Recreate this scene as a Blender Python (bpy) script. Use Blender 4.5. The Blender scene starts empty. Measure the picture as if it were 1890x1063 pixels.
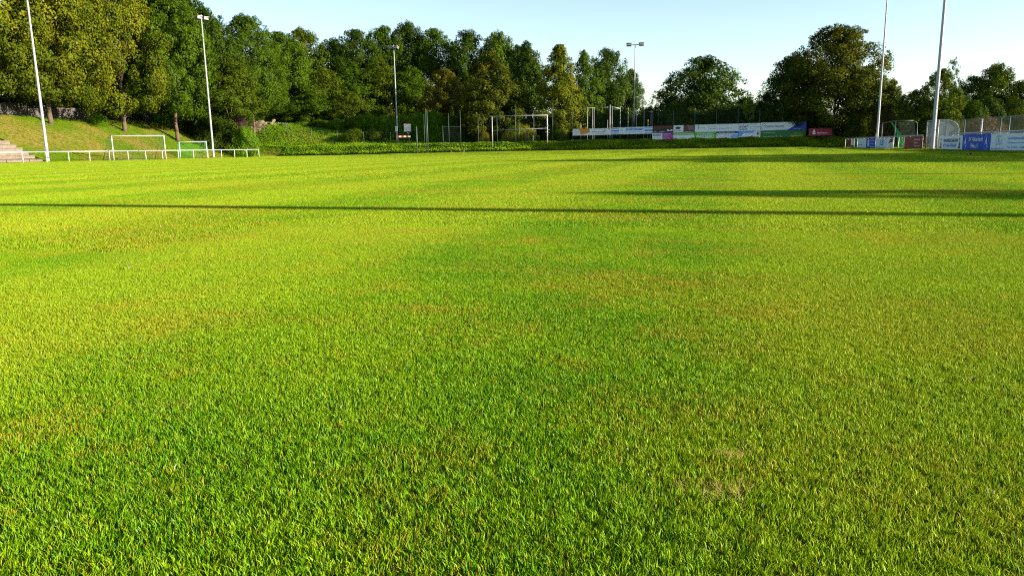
import bpy, math, random
import numpy as np
from mathutils import Matrix, Vector

# ------------------------------------------------------------------ camera, sky, sun, exposure
S = bpy.context.scene
COL = S.collection
FPX, EYE = 1370.0, 0.66                      # focal length in photo pixels (1890 wide), eye height in metres
PITCH, ROLL = math.atan(257.6 / FPX), -0.0168
cam_d = bpy.data.cameras.new('camera'); cam = bpy.data.objects.new('camera', cam_d); COL.objects.link(cam)
cam_d.sensor_width = 36; cam_d.lens = 36 * FPX / 1890; cam_d.clip_start = 0.05; cam_d.clip_end = 8000
RC = (Matrix.Rotation(math.pi / 2 - PITCH, 3, 'X') @ Matrix.Rotation(ROLL, 3, 'Z'))
cam.matrix_world = Matrix.Translation((0, 0, EYE)) @ RC.to_4x4()
S.camera = cam

SUN_AZ, SUN_EL = math.radians(108.4), math.radians(17.0)
W = bpy.data.worlds.new('World'); S.world = W; W.use_nodes = True
wn = W.node_tree; bg = wn.nodes['Background']
sky = wn.nodes.new('ShaderNodeTexSky'); sky.sky_type = 'NISHITA'; sky.sun_disc = False
sky.sun_elevation = SUN_EL; sky.sun_rotation = SUN_AZ; sky.altitude = 300
sky.air_density = 1.0; sky.dust_density = 0.35; sky.ozone_density = 1.0
wn.links.new(sky.outputs[0], bg.inputs[0]); bg.inputs[1].default_value = 0.078
sl = bpy.data.lights.new('sun', 'SUN'); sun = bpy.data.objects.new('sun', sl); COL.objects.link(sun)
sl.energy = 5.0; sl.angle = math.radians(0.5); sl.color = (1.0, 0.86, 0.66)
sd = Vector((math.sin(SUN_AZ) * math.cos(SUN_EL), math.cos(SUN_AZ) * math.cos(SUN_EL), math.sin(SUN_EL)))
sun.rotation_euler = sd.to_track_quat('Z', 'Y').to_euler(); sun.location = (60, -20, 40)
S.view_settings.view_transform = 'Standard'; S.view_settings.look = 'None'
S.view_settings.exposure = 1.73; S.view_settings.gamma = 1; S.view_settings.use_curve_mapping = False
S.cycles.filter_width = 1.2; S.cycles.use_denoising = False; S.cycles.max_bounces = 6; S.cycles.diffuse_bounces = 2; S.cycles.transmission_bounces = 4
S.cycles.transparent_max_bounces = 8

# ------------------------------------------------------------------ frames and measuring helpers
TH = math.radians(17.0); SU, CU = math.sin(TH), math.cos(TH)
def uv2xy(u, v): return (SU * u + CU * v, CU * u - SU * v)      # u along the pitch, v across it to the right
def xy2uv(x, y): return (SU * x + CU * y, CU * x - SU * y)
def ss(x, a, b):
    t = np.clip((x - a) / (b - a), 0, 1); return t * t * (3 - 2 * t)
def terrain(u, v):
    u = np.asarray(u, float); v = np.asarray(v, float)
    t = np.clip((-73.3 - v) / 13.5, 0, 1); t = t + 0.10 * np.sin(t * np.pi * 2) * -0.35
    left = 5.5 * t * (1 - ss(u, 95, 114))
    field = .2 * ss(u, 60, 107) * ss(v, -60, -35) * (1 - ss(v, 2, 14))
    far = ss(u, 107.3, 109.3) * 1.25 * (1 - .25 * ss(v, 5, 20)) + 4.6 * ss(-v, 46, 86) * ss(u, 108.8, 118)
    hill = ss(u, 128, 240) * 9 * (1 - ss(v, -35, 15)) + ss(-v, 92, 190) * 9
    right = -1.5 * ss(v, 20, 70)
    wob = .12 * np.sin(u * .31 + v * .17) * (ss(-v, 76, 84) + ss(u, 110, 116)).clip(0, 1)
    return np.maximum(left + field * (1 - ss(u, 107, 109)), 0) + far + hill + right + wob
def tz(x, y):
    u, v = xy2uv(x, y); return float(terrain(u, v))
def ray(px, py): return RC @ Vector(((px - 945) / FPX, -(py - 531.5) / FPX, -1))
def kx(px, py=268):
    d = ray(px, py); return d.x / d.y
def atY(px, py, Y):
    d = ray(px, py); t = Y / d.y; return Vector((d.x * t, Y, EYE + d.z * t))
def atu(px, py, u):
    d = ray(px, py); t = u / (SU * d.x + CU * d.y); return Vector((d.x * t, d.y * t, EYE + d.z * t))
def atv(px, py, v):
    d = ray(px, py); t = v / (CU * d.x - SU * d.y); return Vector((d.x * t, d.y * t, EYE + d.z * t))

# ------------------------------------------------------------------ materials
def nmat(name):
    m = bpy.data.materials.new(name); m.use_nodes = True; m.node_tree.nodes.clear()
    N = m.node_tree.nodes; L = m.node_tree.links
    out = N.new('ShaderNodeOutputMaterial'); return m, N, L, out
def rgb(c): return (c[0], c[1], c[2], 1)
def solid(name, c, rough=.5, metal=0.0, var=.12, scale=3.0, spec=.4, bump=0.0):
    m, N, L, out = nmat(name)
    p = N.new('ShaderNodeBsdfPrincipled'); L.new(p.outputs[0], out.inputs[0])
    g = N.new('ShaderNodeNewGeometry'); n = N.new('ShaderNodeTexNoise'); n.inputs['Scale'].default_value = scale
    n.inputs['Detail'].default_value = 5; L.new(g.outputs['Position'], n.inputs['Vector'])
    mx = N.new('ShaderNodeMix'); mx.data_type = 'RGBA'; L.new(n.outputs[0], mx.inputs[0])
    mx.inputs[6].default_value = rgb([k * (1 - var) for k in c]); mx.inputs[7].default_value = rgb([min(1, k * (1 + var)) for k in c])
    L.new(mx.outputs[2], p.inputs['Base Color']); p.inputs['Roughness'].default_value = rough
    p.inputs['Metallic'].default_value = metal; p.inputs['Specular IOR Level'].default_value = spec
    if bump:
        b = N.new('ShaderNodeBump'); b.inputs['Strength'].default_value = bump; b.inputs['Distance'].default_value = .05
        L.new(n.outputs[0], b.inputs['Height']); L.new(b.outputs[0], p.inputs['Normal'])
    return m
def leafmat(name, dark, light, tip=None, tipamt=0.0, trans=.22, extra=1.0):
    """leaf colour varies leaf by leaf and clump by clump; some kinds carry golden tips"""
    m, N, L, out = nmat(name)
    a = N.new('ShaderNodeAttribute'); a.attribute_name = 'rnd'
    c = N.new('ShaderNodeAttribute'); c.attribute_name = 'clump'
    mx = N.new('ShaderNodeMix'); mx.data_type = 'RGBA'
    ad = N.new('ShaderNodeMath'); ad.operation = 'ADD'; L.new(a.outputs['Fac'], ad.inputs[0]); L.new(c.outputs['Fac'], ad.inputs[1])
    hf = N.new('ShaderNodeMath'); hf.operation = 'MULTIPLY'; L.new(ad.outputs[0], hf.inputs[0]); hf.inputs[1].default_value = .5
    L.new(hf.outputs[0], mx.inputs[0]); mx.inputs[6].default_value = rgb(dark); mx.inputs[7].default_value = rgb(light)
    col = mx.outputs[2]
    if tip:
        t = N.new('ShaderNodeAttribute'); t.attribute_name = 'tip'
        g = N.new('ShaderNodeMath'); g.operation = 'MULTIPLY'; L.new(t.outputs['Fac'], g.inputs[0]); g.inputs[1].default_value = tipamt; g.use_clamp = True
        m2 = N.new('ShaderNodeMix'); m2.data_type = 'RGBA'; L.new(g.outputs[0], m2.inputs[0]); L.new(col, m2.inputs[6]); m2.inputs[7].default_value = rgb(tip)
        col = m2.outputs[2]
    d = N.new('ShaderNodeBsdfDiffuse'); tr = N.new('ShaderNodeBsdfTranslucent'); gl = N.new('ShaderNodeBsdfGlossy'); gl.inputs['Roughness'].default_value = .45
    L.new(col, d.inputs[0]); L.new(col, tr.inputs[0]); gl.inputs[0].default_value = (.9, .95, .8, 1)
    s1 = N.new('ShaderNodeMixShader'); s1.inputs[0].default_value = trans; L.new(d.outputs[0], s1.inputs[1]); L.new(tr.outputs[0], s1.inputs[2])
    s2 = N.new('ShaderNodeMixShader'); s2.inputs[0].default_value = .004; L.new(s1.outputs[0], s2.inputs[1]); L.new(gl.outputs[0], s2.inputs[2])
    L.new(s2.outputs[0], out.inputs[0]); return m

def turf_colour(N, L, blade):
    """green to yellow-green turf with worn straw patches, by place on the pitch"""
    g = N.new('ShaderNodeNewGeometry')
    rot = N.new('ShaderNodeMapping'); rot.inputs['Rotation'].default_value = (0, 0, TH); L.new(g.outputs['Position'], rot.inputs[0])
    def noise(scale, detail, stretch, rough=.55):
        mp = N.new('ShaderNodeMapping'); mp.inputs['Scale'].default_value = stretch; L.new(rot.outputs[0], mp.inputs[0])
        n = N.new('ShaderNodeTexNoise'); n.inputs['Scale'].default_value = scale; n.inputs['Detail'].default_value = detail
        n.inputs['Roughness'].default_value = rough; L.new(mp.outputs[0], n.inputs['Vector']); return n.outputs[0]
    def ramp(src, a, b):
        r = N.new('ShaderNodeMapRange'); r.inputs[1].default_value = a; r.inputs[2].default_value = b; r.interpolation_type = 'SMOOTHSTEP'
        L.new(src, r.inputs[0]); return r.outputs[0]
    def mixc(f, c1, c2):
        m = N.new('ShaderNodeMix'); m.data_type = 'RGBA'
        L.new(f, m.inputs[0])
        for k, c in ((6, c1), (7, c2)):
            if isinstance(c, tuple): m.inputs[k].default_value = rgb(c)
            else: L.new(c, m.inputs[k])
        return m.outputs[2]
    def math_(op, a, b):
        m = N.new('ShaderNodeMath'); m.operation = op
        for k, c in ((0, a), (1, b)):
            if isinstance(c, (int, float)): m.inputs[k].default_value = c
            else: L.new(c, m.inputs[k])
        m.use_clamp = True; return m.outputs[0]
    big = noise(.16, 3, (1.0, .45, 1)); mid = noise(1.15, 6, (.8, 1.0, 1), .65); worn = noise(.42, 5, (.6, 1.2, 1), .62)
    a = N.new('ShaderNodeAttribute'); a.attribute_name = 'rnd'
    f1 = math_('ADD', ramp(mid, .36, .66), math_('MULTIPLY', ramp(big, .38, .66), .30))
    green, lime, straw = (.058, .225, .0020), (.215, .375, .0030), (.42, .33, .022)
    base = mixc(f1, green, lime)
    if blade:
        base = mixc(math_('MULTIPLY', ramp(a.outputs['Fac'], .45, 1.0), .75), base, (.32, .42, .005))
        base = mixc(math_('MULTIPLY', ramp(a.outputs['Fac'], .45, .0), .7), base, (.020, .085, .003))
        spots = noise(2.6, 3, (1, 1, 1), .6)
        wm = math_('ADD', math_('MULTIPLY', ramp(worn, .46, .60), .48), math_('MULTIPLY', ramp(spots, .49, .66), .38))
        wr = N.new('ShaderNodeMath'); wr.operation = 'LESS_THAN'; b2 = N.new('ShaderNodeAttribute'); b2.attribute_name = 'rnd2'
        L.new(b2.outputs['Fac'], wr.inputs[0]); L.new(math_('ADD', wm, .05), wr.inputs[1])
        sm = mixc(ramp(a.outputs['Fac'], .3, .7), straw, (.25, .15, .014)); base = mixc(math_('MULTIPLY', wr.outputs[0], .85), base, sm)
        dw = N.new('ShaderNodeMath'); dw.operation = 'GREATER_THAN'; L.new(b2.outputs['Fac'], dw.inputs[0]); dw.inputs[1].default_value = .9992; base = mixc(dw.outputs[0], base, (.7, .72, .68))  # a few whitish blades: dew glints painted in as colour
    # mowing bands: light off blades leaning two ways, painted in as two tones
    sx = N.new('ShaderNodeSeparateXYZ'); L.new(rot.outputs[0], sx.inputs[0])
    w = N.new('ShaderNodeMath'); w.operation = 'SINE'; mm = N.new('ShaderNodeMath'); mm.operation = 'MULTIPLY'
    L.new(sx.outputs[0], mm.inputs[0]); mm.inputs[1].default_value = 2 * math.pi / 3.9; L.new(mm.outputs[0], w.inputs[0])
    base = mixc(math_('MULTIPLY', ramp(w.outputs[0], -.6, .6), .50), base, (.25, .34, .012))
    base = mixc(math_('MULTIPLY', ramp(w.outputs[0], .6, -.6), .24), base, (.07, .20, .003))
    return base, ramp(worn, .5, .72), noise
def make_blade_mat():
    m, N, L, out = nmat('turf_blades'); col, _, _ = turf_colour(N, L, True)
    d = N.new('ShaderNodeBsdfDiffuse'); tr = N.new('ShaderNodeBsdfTranslucent'); gl = N.new('ShaderNodeBsdfGlossy'); gl.inputs['Roughness'].default_value = .5
    L.new(col, d.inputs[0]); L.new(col, tr.inputs[0]); gl.inputs[0].default_value = (.9, 1, .7, 1)
    s1 = N.new('ShaderNodeMixShader'); s1.inputs[0].default_value = .26; L.new(d.outputs[0], s1.inputs[1]); L.new(tr.outputs[0], s1.inputs[2])
    s2 = N.new('ShaderNodeMixShader'); s2.inputs[0].default_value = .012; L.new(s1.outputs[0], s2.inputs[1]); L.new(gl.outputs[0], s2.inputs[2])
    L.new(s2.outputs[0], out.inputs[0]); return m
def make_ground_mat():
    m, N, L, out = nmat('turf_ground'); col, worn, noise = turf_colour(N, L, False)
    d = N.new('ShaderNodeBsdfDiffuse'); mx = N.new('ShaderNodeMix'); mx.data_type = 'RGBA'
    f = noise(9, 4, (1, 1, 1)); f2 = N.new('ShaderNodeMapRange'); f2.inputs[3].default_value = .62; f2.inputs[4].default_value = 1.0; L.new(f, f2.inputs[0]); L.new(f2.outputs[0], mx.inputs[0]); L.new(col, mx.inputs[6]); mx.inputs[7].default_value = (.022, .022, .007, 1)
    L.new(mx.outputs[2], d.inputs[0]); L.new(d.outputs[0], out.inputs[0]); return m
def make_bank_mat(name, a, b, c):
    m, N, L, out = nmat(name)
    g = N.new('ShaderNodeNewGeometry')
    n1 = N.new('ShaderNodeTexNoise'); n1.inputs['Scale'].default_value = .16; n1.inputs['Detail'].default_value = 4; L.new(g.outputs['Position'], n1.inputs['Vector'])
    n2 = N.new('ShaderNodeTexNoise'); n2.inputs['Scale'].default_value = 2.2; n2.inputs['Detail'].default_value = 6; L.new(g.outputs['Position'], n2.inputs['Vector'])
    r1 = N.new('ShaderNodeMapRange'); r1.inputs[1].default_value = .44; r1.inputs[2].default_value = .60; L.new(n1.outputs[0], r1.inputs[0])
    m1 = N.new('ShaderNodeMix'); m1.data_type = 'RGBA'; L.new(r1.outputs[0], m1.inputs[0]); m1.inputs[6].default_value = rgb(a); m1.inputs[7].default_value = rgb(b)
    m2 = N.new('ShaderNodeMix'); m2.data_type = 'RGBA'; r2 = N.new('ShaderNodeMapRange'); r2.inputs[1].default_value = .45; r2.inputs[2].default_value = .7
    L.new(n2.outputs[0], r2.inputs[0]); L.new(r2.outputs[0], m2.inputs[0]); L.new(m1.outputs[2], m2.inputs[6]); m2.inputs[7].default_value = rgb(c)
    d = N.new('ShaderNodeBsdfDiffuse'); L.new(m2.outputs[2], d.inputs[0]); tr = N.new('ShaderNodeBsdfTranslucent'); L.new(m2.outputs[2], tr.inputs[0])
    bp = N.new('ShaderNodeBump'); bp.inputs['Strength'].default_value = .5; bp.inputs['Distance'].default_value = .12; L.new(n2.outputs[0], bp.inputs['Height']); L.new(bp.outputs[0], d.inputs['Normal'])
    s = N.new('ShaderNodeMixShader'); s.inputs[0].default_value = .2; L.new(d.outputs[0], s.inputs[1]); L.new(tr.outputs[0], s.inputs[2]); L.new(s.outputs[0], out.inputs[0])
    return m

M = {}
M['blade'] = make_blade_mat(); M['turf'] = make_ground_mat()
M['bank'] = make_bank_mat('bank_grass', (.10, .20, .006), (.24, .21, .030), (.15, .20, .012))
M['banksoil'] = make_bank_mat('bank_ground', (.09, .16, .008), (.20, .17, .040), (.08, .09, .02))
M['steel'] = solid('galvanised_steel', (.30, .31, .32), .45, .3, .08, 2)
M['mast'] = solid('mast_grey_paint', (.30, .32, .345), .5, .0, .08, .8)
M['white'] = solid('white_paint', (.58, .58, .56), .4, 0, .05)
M['alu'] = solid('dull_aluminium', (.30, .31, .32), .5, .2, .1)
M['dgreen'] = solid('dark_green_paint', (.03, .075, .06), .5)
M['ggreen'] = solid('grey_green_paint', (.045, .075, .065), .5)
M['black'] = solid('black_print', (.012, .014, .018), .5)
M['lampdark'] = solid('lamp_housing', (.16, .17, .19), .4, .3)
M['lamptop'] = solid('lamp_cover', (.6, .55, .55), .4, .2)
M['concrete'] = solid('weathered_concrete', (.15, .125, .098), .9, 0, .55, 2.6, .2, .5)
M['wall'] = solid('grey_concrete_wall', (.085, .08, .078), .9, 0, .35, 1.2, .2, .4)
M['stone'] = solid('pale_kerb_stone', (.24, .205, .14), .85, 0, .2, 4, .2, .3)
M['bark'] = solid('tree_bark', (.10, .075, .05), .9, 0, .4, 4, .1, .8)
M['wood'] = solid('sawn_wood', (.20, .15, .115), .85, 0, .3, 5, .1, .2)
M['rust'] = solid('wooden_stake', (.30, .22, .15), .85, 0, .2)
M['tarp'] = solid('grey_tarpaulin', (.07, .08, .08), .6, 0, .3, 2, .3, .5)
M['panelw'] = solid('board_white', (.62, .66, .68), .45, 0, .03)
M['red'] = solid('print_red', (.42, .03, .03), .5)
M['maroon'] = solid('print_maroon', (.20, .012, .030), .5, 0, .06)
M['crimson'] = solid('print_crimson', (.26, .008, .040), .5, 0, .06)
M['orange'] = solid('print_orange', (.55, .20, .03), .5, 0, .05)
M['cyan'] = solid('print_light_blue', (.14, .42, .66), .5, 0, .05)
M['blue'] = solid('print_blue', (.02, .17, .60), .5, 0, .05)
M['royal'] = solid('print_royal_blue', (.008, .045, .40), .5, 0, .06)
M['navy'] = solid('print_navy', (.012, .03, .13), .5)
M['skyb'] = solid('print_sky_blue', (.09, .30, .78), .5, 0, .05)
M['magenta'] = solid('print_magenta', (.34, .02, .26), .5, 0, .05)
M['lgreen'] = solid('print_green', (.08, .36, .03), .5, 0, .05)
M['kgreen'] = solid('print_dark_green', (.01, .13, .025), .5, 0, .08)
M['brown'] = solid('print_brown', (.11, .035, .022), .5)
M['olive'] = solid('print_olive', (.14, .15, .02), .5)
M['pgrey'] = solid('print_grey', (.22, .25, .27), .5)
M['purple'] = solid('print_purple', (.17, .03, .20), .5)
M['yellow'] = solid('print_yellow', (.55, .42, .04), .5)
M['green_net'] = solid('green_netting', (.03, .34, .04), .7)
M['dark_net'] = solid('dark_netting', (.04, .06, .045), .8)
def glassmat():
    m, N, L, out = nmat('clear_acrylic'); t = N.new('ShaderNodeBsdfTransparent'); t.inputs[0].default_value = (.88, .93, .93, 1)
    d = N.new('ShaderNodeBsdfPrincipled'); d.inputs['Base Color'].default_value = (.34, .38, .40, 1); d.inputs['Roughness'].default_value = .25
    s = N.new('ShaderNodeMixShader'); s.inputs[0].default_value = .62; L.new(t.outputs[0], s.inputs[1]); L.new(d.outputs[0], s.inputs[2]); L.new(s.outputs[0], out.inputs[0]); return m
M['acryl'] = glassmat()
LM = {}
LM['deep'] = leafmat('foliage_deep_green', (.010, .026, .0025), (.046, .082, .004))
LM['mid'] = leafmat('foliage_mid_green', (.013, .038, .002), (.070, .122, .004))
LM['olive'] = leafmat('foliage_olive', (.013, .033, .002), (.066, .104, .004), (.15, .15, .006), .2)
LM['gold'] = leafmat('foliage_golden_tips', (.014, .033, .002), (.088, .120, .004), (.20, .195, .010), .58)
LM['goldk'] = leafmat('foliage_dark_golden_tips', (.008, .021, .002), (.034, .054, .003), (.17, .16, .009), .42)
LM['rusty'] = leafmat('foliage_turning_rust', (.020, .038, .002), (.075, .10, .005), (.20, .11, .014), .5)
LM['bright'] = leafmat('foliage_bright_green', (.028, .085, .003), (.12, .23, .006))
LM['ivy'] = leafmat('foliage_ground_cover', (.018, .075, .002), (.17, .28, .006), (.22, .22, .010), .35)
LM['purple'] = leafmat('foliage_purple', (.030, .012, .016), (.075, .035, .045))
LM['brownh'] = leafmat('foliage_dry_brown', (.05, .035, .014), (.14, .095, .04))
LM['yell'] = leafmat('foliage_yellow_green', (.09, .14, .006), (.26, .30, .012))

# ------------------------------------------------------------------ object helpers
def put(o, parent=None):
    COL.objects.link(o)
    if parent: o.parent = parent
    return o
def tag(o, label=None, cat=None, group=None, kind=None):
    for k, v in (('label', label), ('category', cat), ('group', group), ('kind', kind)):
        if v: o[k] = v
    return o
def thing(name, loc, rz=0, label=None, cat=None, group=None):
    o = bpy.data.objects.new(name, None); o.empty_display_size = .2; o.location = loc; o.rotation_euler = (0, 0, rz)
    return tag(put(o), label, cat, group)
class MB:
    def __init__(s): s.v = []; s.f = []
    def box(s, a, b):
        n = len(s.v); (x0, y0, z0), (x1, y1, z1) = a, b
        s.v += [(x0, y0, z0), (x1, y0, z0), (x1, y1, z0), (x0, y1, z0), (x0, y0, z1), (x1, y0, z1), (x1, y1, z1), (x0, y1, z1)]
        s.f += [tuple(n + i for i in q) for q in ((0, 3, 2, 1), (4, 5, 6, 7), (0, 1, 5, 4), (1, 2, 6, 5), (2, 3, 7, 6), (3, 0, 4, 7))]; return s
    def tube(s, p, q, r0, r1=None, n=8):
        r1 = r0 if r1 is None else r1; p = Vector(p); q = Vector(q); d = (q - p).normalized()
        a = d.cross(Vector((0, 0, 1)) if abs(d.z) < .9 else Vector((1, 0, 0))).normalized(); b = d.cross(a); k = len(s.v)
        for c, r in ((p, r0), (q, r1)):
            for i in range(n):
                t = 2 * math.pi * i / n; s.v.append(tuple(c + a * r * math.cos(t) + b * r * math.sin(t)))
        for i in range(n): s.f.append((k + i, k + (i + 1) % n, k + n + (i + 1) % n, k + n + i))
        s.f.append(tuple(k + i for i in reversed(range(n)))); s.f.append(tuple(k + n + i for i in range(n))); return s
    def path(s, pts, r, n=8):
        for a, b in zip(pts, pts[1:]): s.tube(a, b, r, r, n)
        return s
    def poly(s, pts):
        n = len(s.v); s.v += [tuple(p) for p in pts]; s.f.append(tuple(range(n, n + len(pts)))); return s
    def prism(s, pts, y0, y1):   # outline in x,z pushed from y0 to y1
        n = len(s.v); k = len(pts)
        s.v += [(x, y0, z) for x, z in pts] + [(x, y1, z) for x, z in pts]
        s.f.append(tuple(range(n, n + k))); s.f.append(tuple(reversed(range(n + k, n + 2 * k))))
        for i in range(k): s.f.append((n + i, n + k + i, n + k + (i + 1) % k, n + (i + 1) % k))
        return s
    def lathe(s, prof, n=16):
        k = len(s.v)
        for z, r in prof: s.v += [(r * math.cos(6.28318 * i / n), r * math.sin(6.28318 * i / n), z) for i in range(n)]
        for j in range(len(prof) - 1):
            for i in range(n): s.f.append((k + j * n + i, k + j * n + (i + 1) % n, k + (j + 1) * n + (i + 1) % n, k + (j + 1) * n + i))
        return s
    def build(s, name, mat, parent=None, smooth=False, loc=None):
        me = bpy.data.meshes.new(name); me.from_pydata(s.v, [], s.f); me.materials.append(mat)
        if smooth: me.polygons.foreach_set('use_smooth', [len(f) == 4 for f in s.f])
        o = bpy.data.objects.new(name, me)
        if loc is not None: o.location = loc
        return put(o, parent)
def copy_tree(o, parent=None):
    c = o.copy(); COL.objects.link(c)
    if parent: c.parent = parent
    for ch in list(o.children): copy_tree(ch, c)
    return c
def npmesh(name, V, F, mat=None, attrs=None):
    me = bpy.data.meshes.new(name); nv, nf, k = len(V), len(F), F.shape[1]
    me.vertices.add(nv); me.vertices.foreach_set('co', V.astype(np.float32).ravel())
    me.loops.add(nf * k); me.loops.foreach_set('vertex_index', F.astype(np.int32).ravel())
    me.polygons.add(nf); me.polygons.foreach_set('loop_start', np.arange(0, nf * k, k, dtype=np.int32))
    for an, av in (attrs or {}).items():
        a = me.attributes.new(an, 'FLOAT', 'POINT'); a.data.foreach_set('value', av.astype(np.float32))
    me.update(calc_edges=True)
    if mat: me.materials.append(mat)
    return me

# ------------------------------------------------------------------ ground: one sheet to the horizon, and the mown pitch
def grid_lines(parts):
    out = []
    for a, b, st in parts: out += list(np.arange(a, b, st))
    return np.array(out + [parts[-1][1]])
gu = grid_lines([(-4000, -400, 600), (-400, -60, 34), (-60, 60, 3), (60, 67, .35), (67, 90, 2.5), (90, 106, 1), (106, 110, .25), (110, 128, 1), (128, 260, 6), (260, 500, 30), (500, 5000, 750)])
gv = grid_lines([(-4000, -400, 600), (-400, -190, 30), (-190, -92, 6), (-92, -72, .7), (-72, -40, 2), (-40, 24, 3), (24, 72, 6), (72, 400, 30), (400, 4000, 600)])
UU, VV = np.meshgrid(gu, gv, indexing='ij'); ZZ = terrain(UU, VV)
ZZ = np.where((UU < 64.1) & (UU > 38) & (VV < -73.6) & (VV > -79.2), ZZ - .55, ZZ)
inside = (UU > -39) & (UU < 106.5) & (VV > -72) & (VV < 15)
ZZ = np.where(inside, ZZ - .12, ZZ)
X = SU * UU + CU * VV; Y = CU * UU - SU * VV
V = np.stack([X, Y, ZZ], -1).reshape(-1, 3); nu, nv = len(gu), len(gv)
I, J = np.meshgrid(np.arange(nu - 1), np.arange(nv - 1), indexing='ij'); b = (I * nv + J).ravel()
F = np.stack([b, b + 1, b + nv + 1, b + nv], 1)[:, ::-1]
me = npmesh('ground', V, F, M['banksoil']); me.polygons.foreach_set('use_smooth', [True] * len(me.polygons))
tag(put(bpy.data.objects.new('ground', me)), kind='structure')
gu = np.arange(-40, 107.6, .5); gv = np.arange(-72.6, 15.7, .5)
UU, VV = np.meshgrid(gu, gv, indexing='ij'); ZZ = terrain(np.minimum(UU, 107.2), VV)
rs = np.random.RandomState(3)
X = SU * UU + CU * VV; Y = CU * UU - SU * VV
V = np.stack([X, Y, ZZ], -1).reshape(-1, 3); nu, nv = len(gu), len(gv)
I, J = np.meshgrid(np.arange(nu - 1), np.arange(nv - 1), indexing='ij'); b = (I * nv + J).ravel()
F = np.stack([b, b + 1, b + nv + 1, b + nv], 1)[:, ::-1]
tag(put(bpy.data.objects.new('pitch', npmesh('pitch', V, F, M['turf']))), kind='structure')

# ------------------------------------------------------------------ turf: real blades everywhere the camera looks
def blade_tile(name, size, n, width, height, seed, lean=.35, spread=.0, clumps=0):
    r = np.random.RandomState(seed)
    px = r.rand(n) * size - size / 2; py = r.rand(n) * size - size / 2
    # blades gather in small tufts
    if clumps:
        cx = r.rand(clumps) * size - size / 2; cy = r.rand(clumps) * size - size / 2
        k = r.randint(0, clumps, n); m = r.rand(n) < .50
        px = np.where(m, cx[k] + r.randn(n) * spread, px); py = np.where(m, cy[k] + r.randn(n) * spread, py)
        cdir = r.rand(clumps) * 2 * np.pi; ch = .75 + .5 * r.rand(clumps)
    h = height * (.45 + .75 * r.rand(n) ** 1.2)
    ang = r.rand(n) * 2 * np.pi; ln = h * lean * (.3 + 1.3 * r.rand(n))
    if clumps:
        ang = np.where(m, cdir[k] + r.randn(n) * .9, ang); h = np.where(m, h * ch[k], h)
    dx, dy = np.cos(ang) * ln, np.sin(ang) * ln
    wa = r.rand(n) * 2 * np.pi; w = width * (.6 + .7 * r.rand(n)) / 2
    wx, wy = np.cos(wa) * w, np.sin(wa) * w
    z0 = np.full(n, -.004)
    P = np.stack([np.stack([px - wx, py - wy, z0], -1), np.stack([px + wx, py + wy, z0], -1),
                  np.stack([px + dx * .4 + wx * .85, py + dy * .4 + wy * .85, h * .6], -1), np.stack([px + dx * .4 - wx * .85, py + dy * .4 - wy * .85, h * .6], -1),
                  np.stack([px + dx, py + dy, h], -1)], 1)
    V = P.reshape(-1, 3); b = np.arange(n) * 5
    F = np.concatenate([np.stack([b, b + 1, b + 2], 1), np.stack([b, b + 2, b + 3], 1), np.stack([b + 3, b + 2, b + 4], 1)])
    me = npmesh(name, V, F, M['blade'], {'rnd': np.repeat(r.rand(n), 5), 'rnd2': np.repeat(r.rand(n), 5)})
    return me
tile_col = bpy.data.collections.new('turf_tiles')
LOD = [(1.0, 84000, .0020, .0145, 2), (2.0, 70000, .0034, .016, 2), (4.0, 40000, .009, .020, 2), (8.0, 36000, .022, .023, 2)]
tile_index = []; cnt = 0
for li, (sz, n, w_, h_, nvar) in enumerate(LOD):
    ids = []
    for q in range(nvar):
        o = bpy.data.objects.new('turf_tile_%02d' % cnt, blade_tile('turf_tile_%02d' % cnt, sz, n, w_, h_, 50 + cnt, .55, .008 * (1, 1.6, 3, 6)[li], int(n / 30)))
        tile_col.objects.link(o); ids.append(cnt); cnt += 1
    tile_index.append(ids)
def in_view(x, y, m): return y > -m and abs(x) < .72 * max(y, 0) + m
pts, ids, rots = [], [], []
rr = random.Random(5)
def lod_at(x, y):
    d = math.hypot(x, y); return 0 if d < 6.5 else 1 if d < 20 else 2 if d < 50 else 3
def fill(u, v, size, depth):
    x, y = uv2xy(u + size / 2, v + size / 2)
    if not in_view(x, y, 3.0 + size): return
    if u >= 107.4 or v >= 15.2 or u + size < -40 or v + size < -72.4: return
    want = lod_at(x, y); level = {8: 3, 4: 2, 2: 1, 1: 0}[size]
    if level > want or (level == 3 and (u + 8 > 107.4 or v + 8 > 15.4 or v < -72.4)):
        if level > 0:
            h = size // 2
            for a in (0, h):
                for c in (0, h): fill(u + a, v + c, h, depth + 1)
            return
    if u + size > 107.9 or v + size > 16 or v < -73:
        if level > 0:
            h = size // 2
            for a in (0, h):
                for c in (0, h): fill(u + a, v + c, h, depth + 1)
        return
    z = float(terrain(min(u + size / 2, 107), v + size / 2))
    pts.append((x, y, z)); ids.append(rr.choice(tile_index[level])); rots.append(-TH + rr.choice((0, 1, 2, 3)) * math.pi / 2)
for iu in range(-40, 108, 8):
    for iv in range(-80, 17, 8): fill(iu, iv, 8, 0)
me = bpy.data.meshes.new('turf'); me.from_pydata(pts, [], [])
a = me.attributes.new('tile', 'INT', 'POINT'); a.data.foreach_set('value', np.array(ids, dtype=np.int32))
a = me.attributes.new('turn', 'FLOAT', 'POINT'); a.data.foreach_set('value', np.array(rots, dtype=np.float32))
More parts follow.
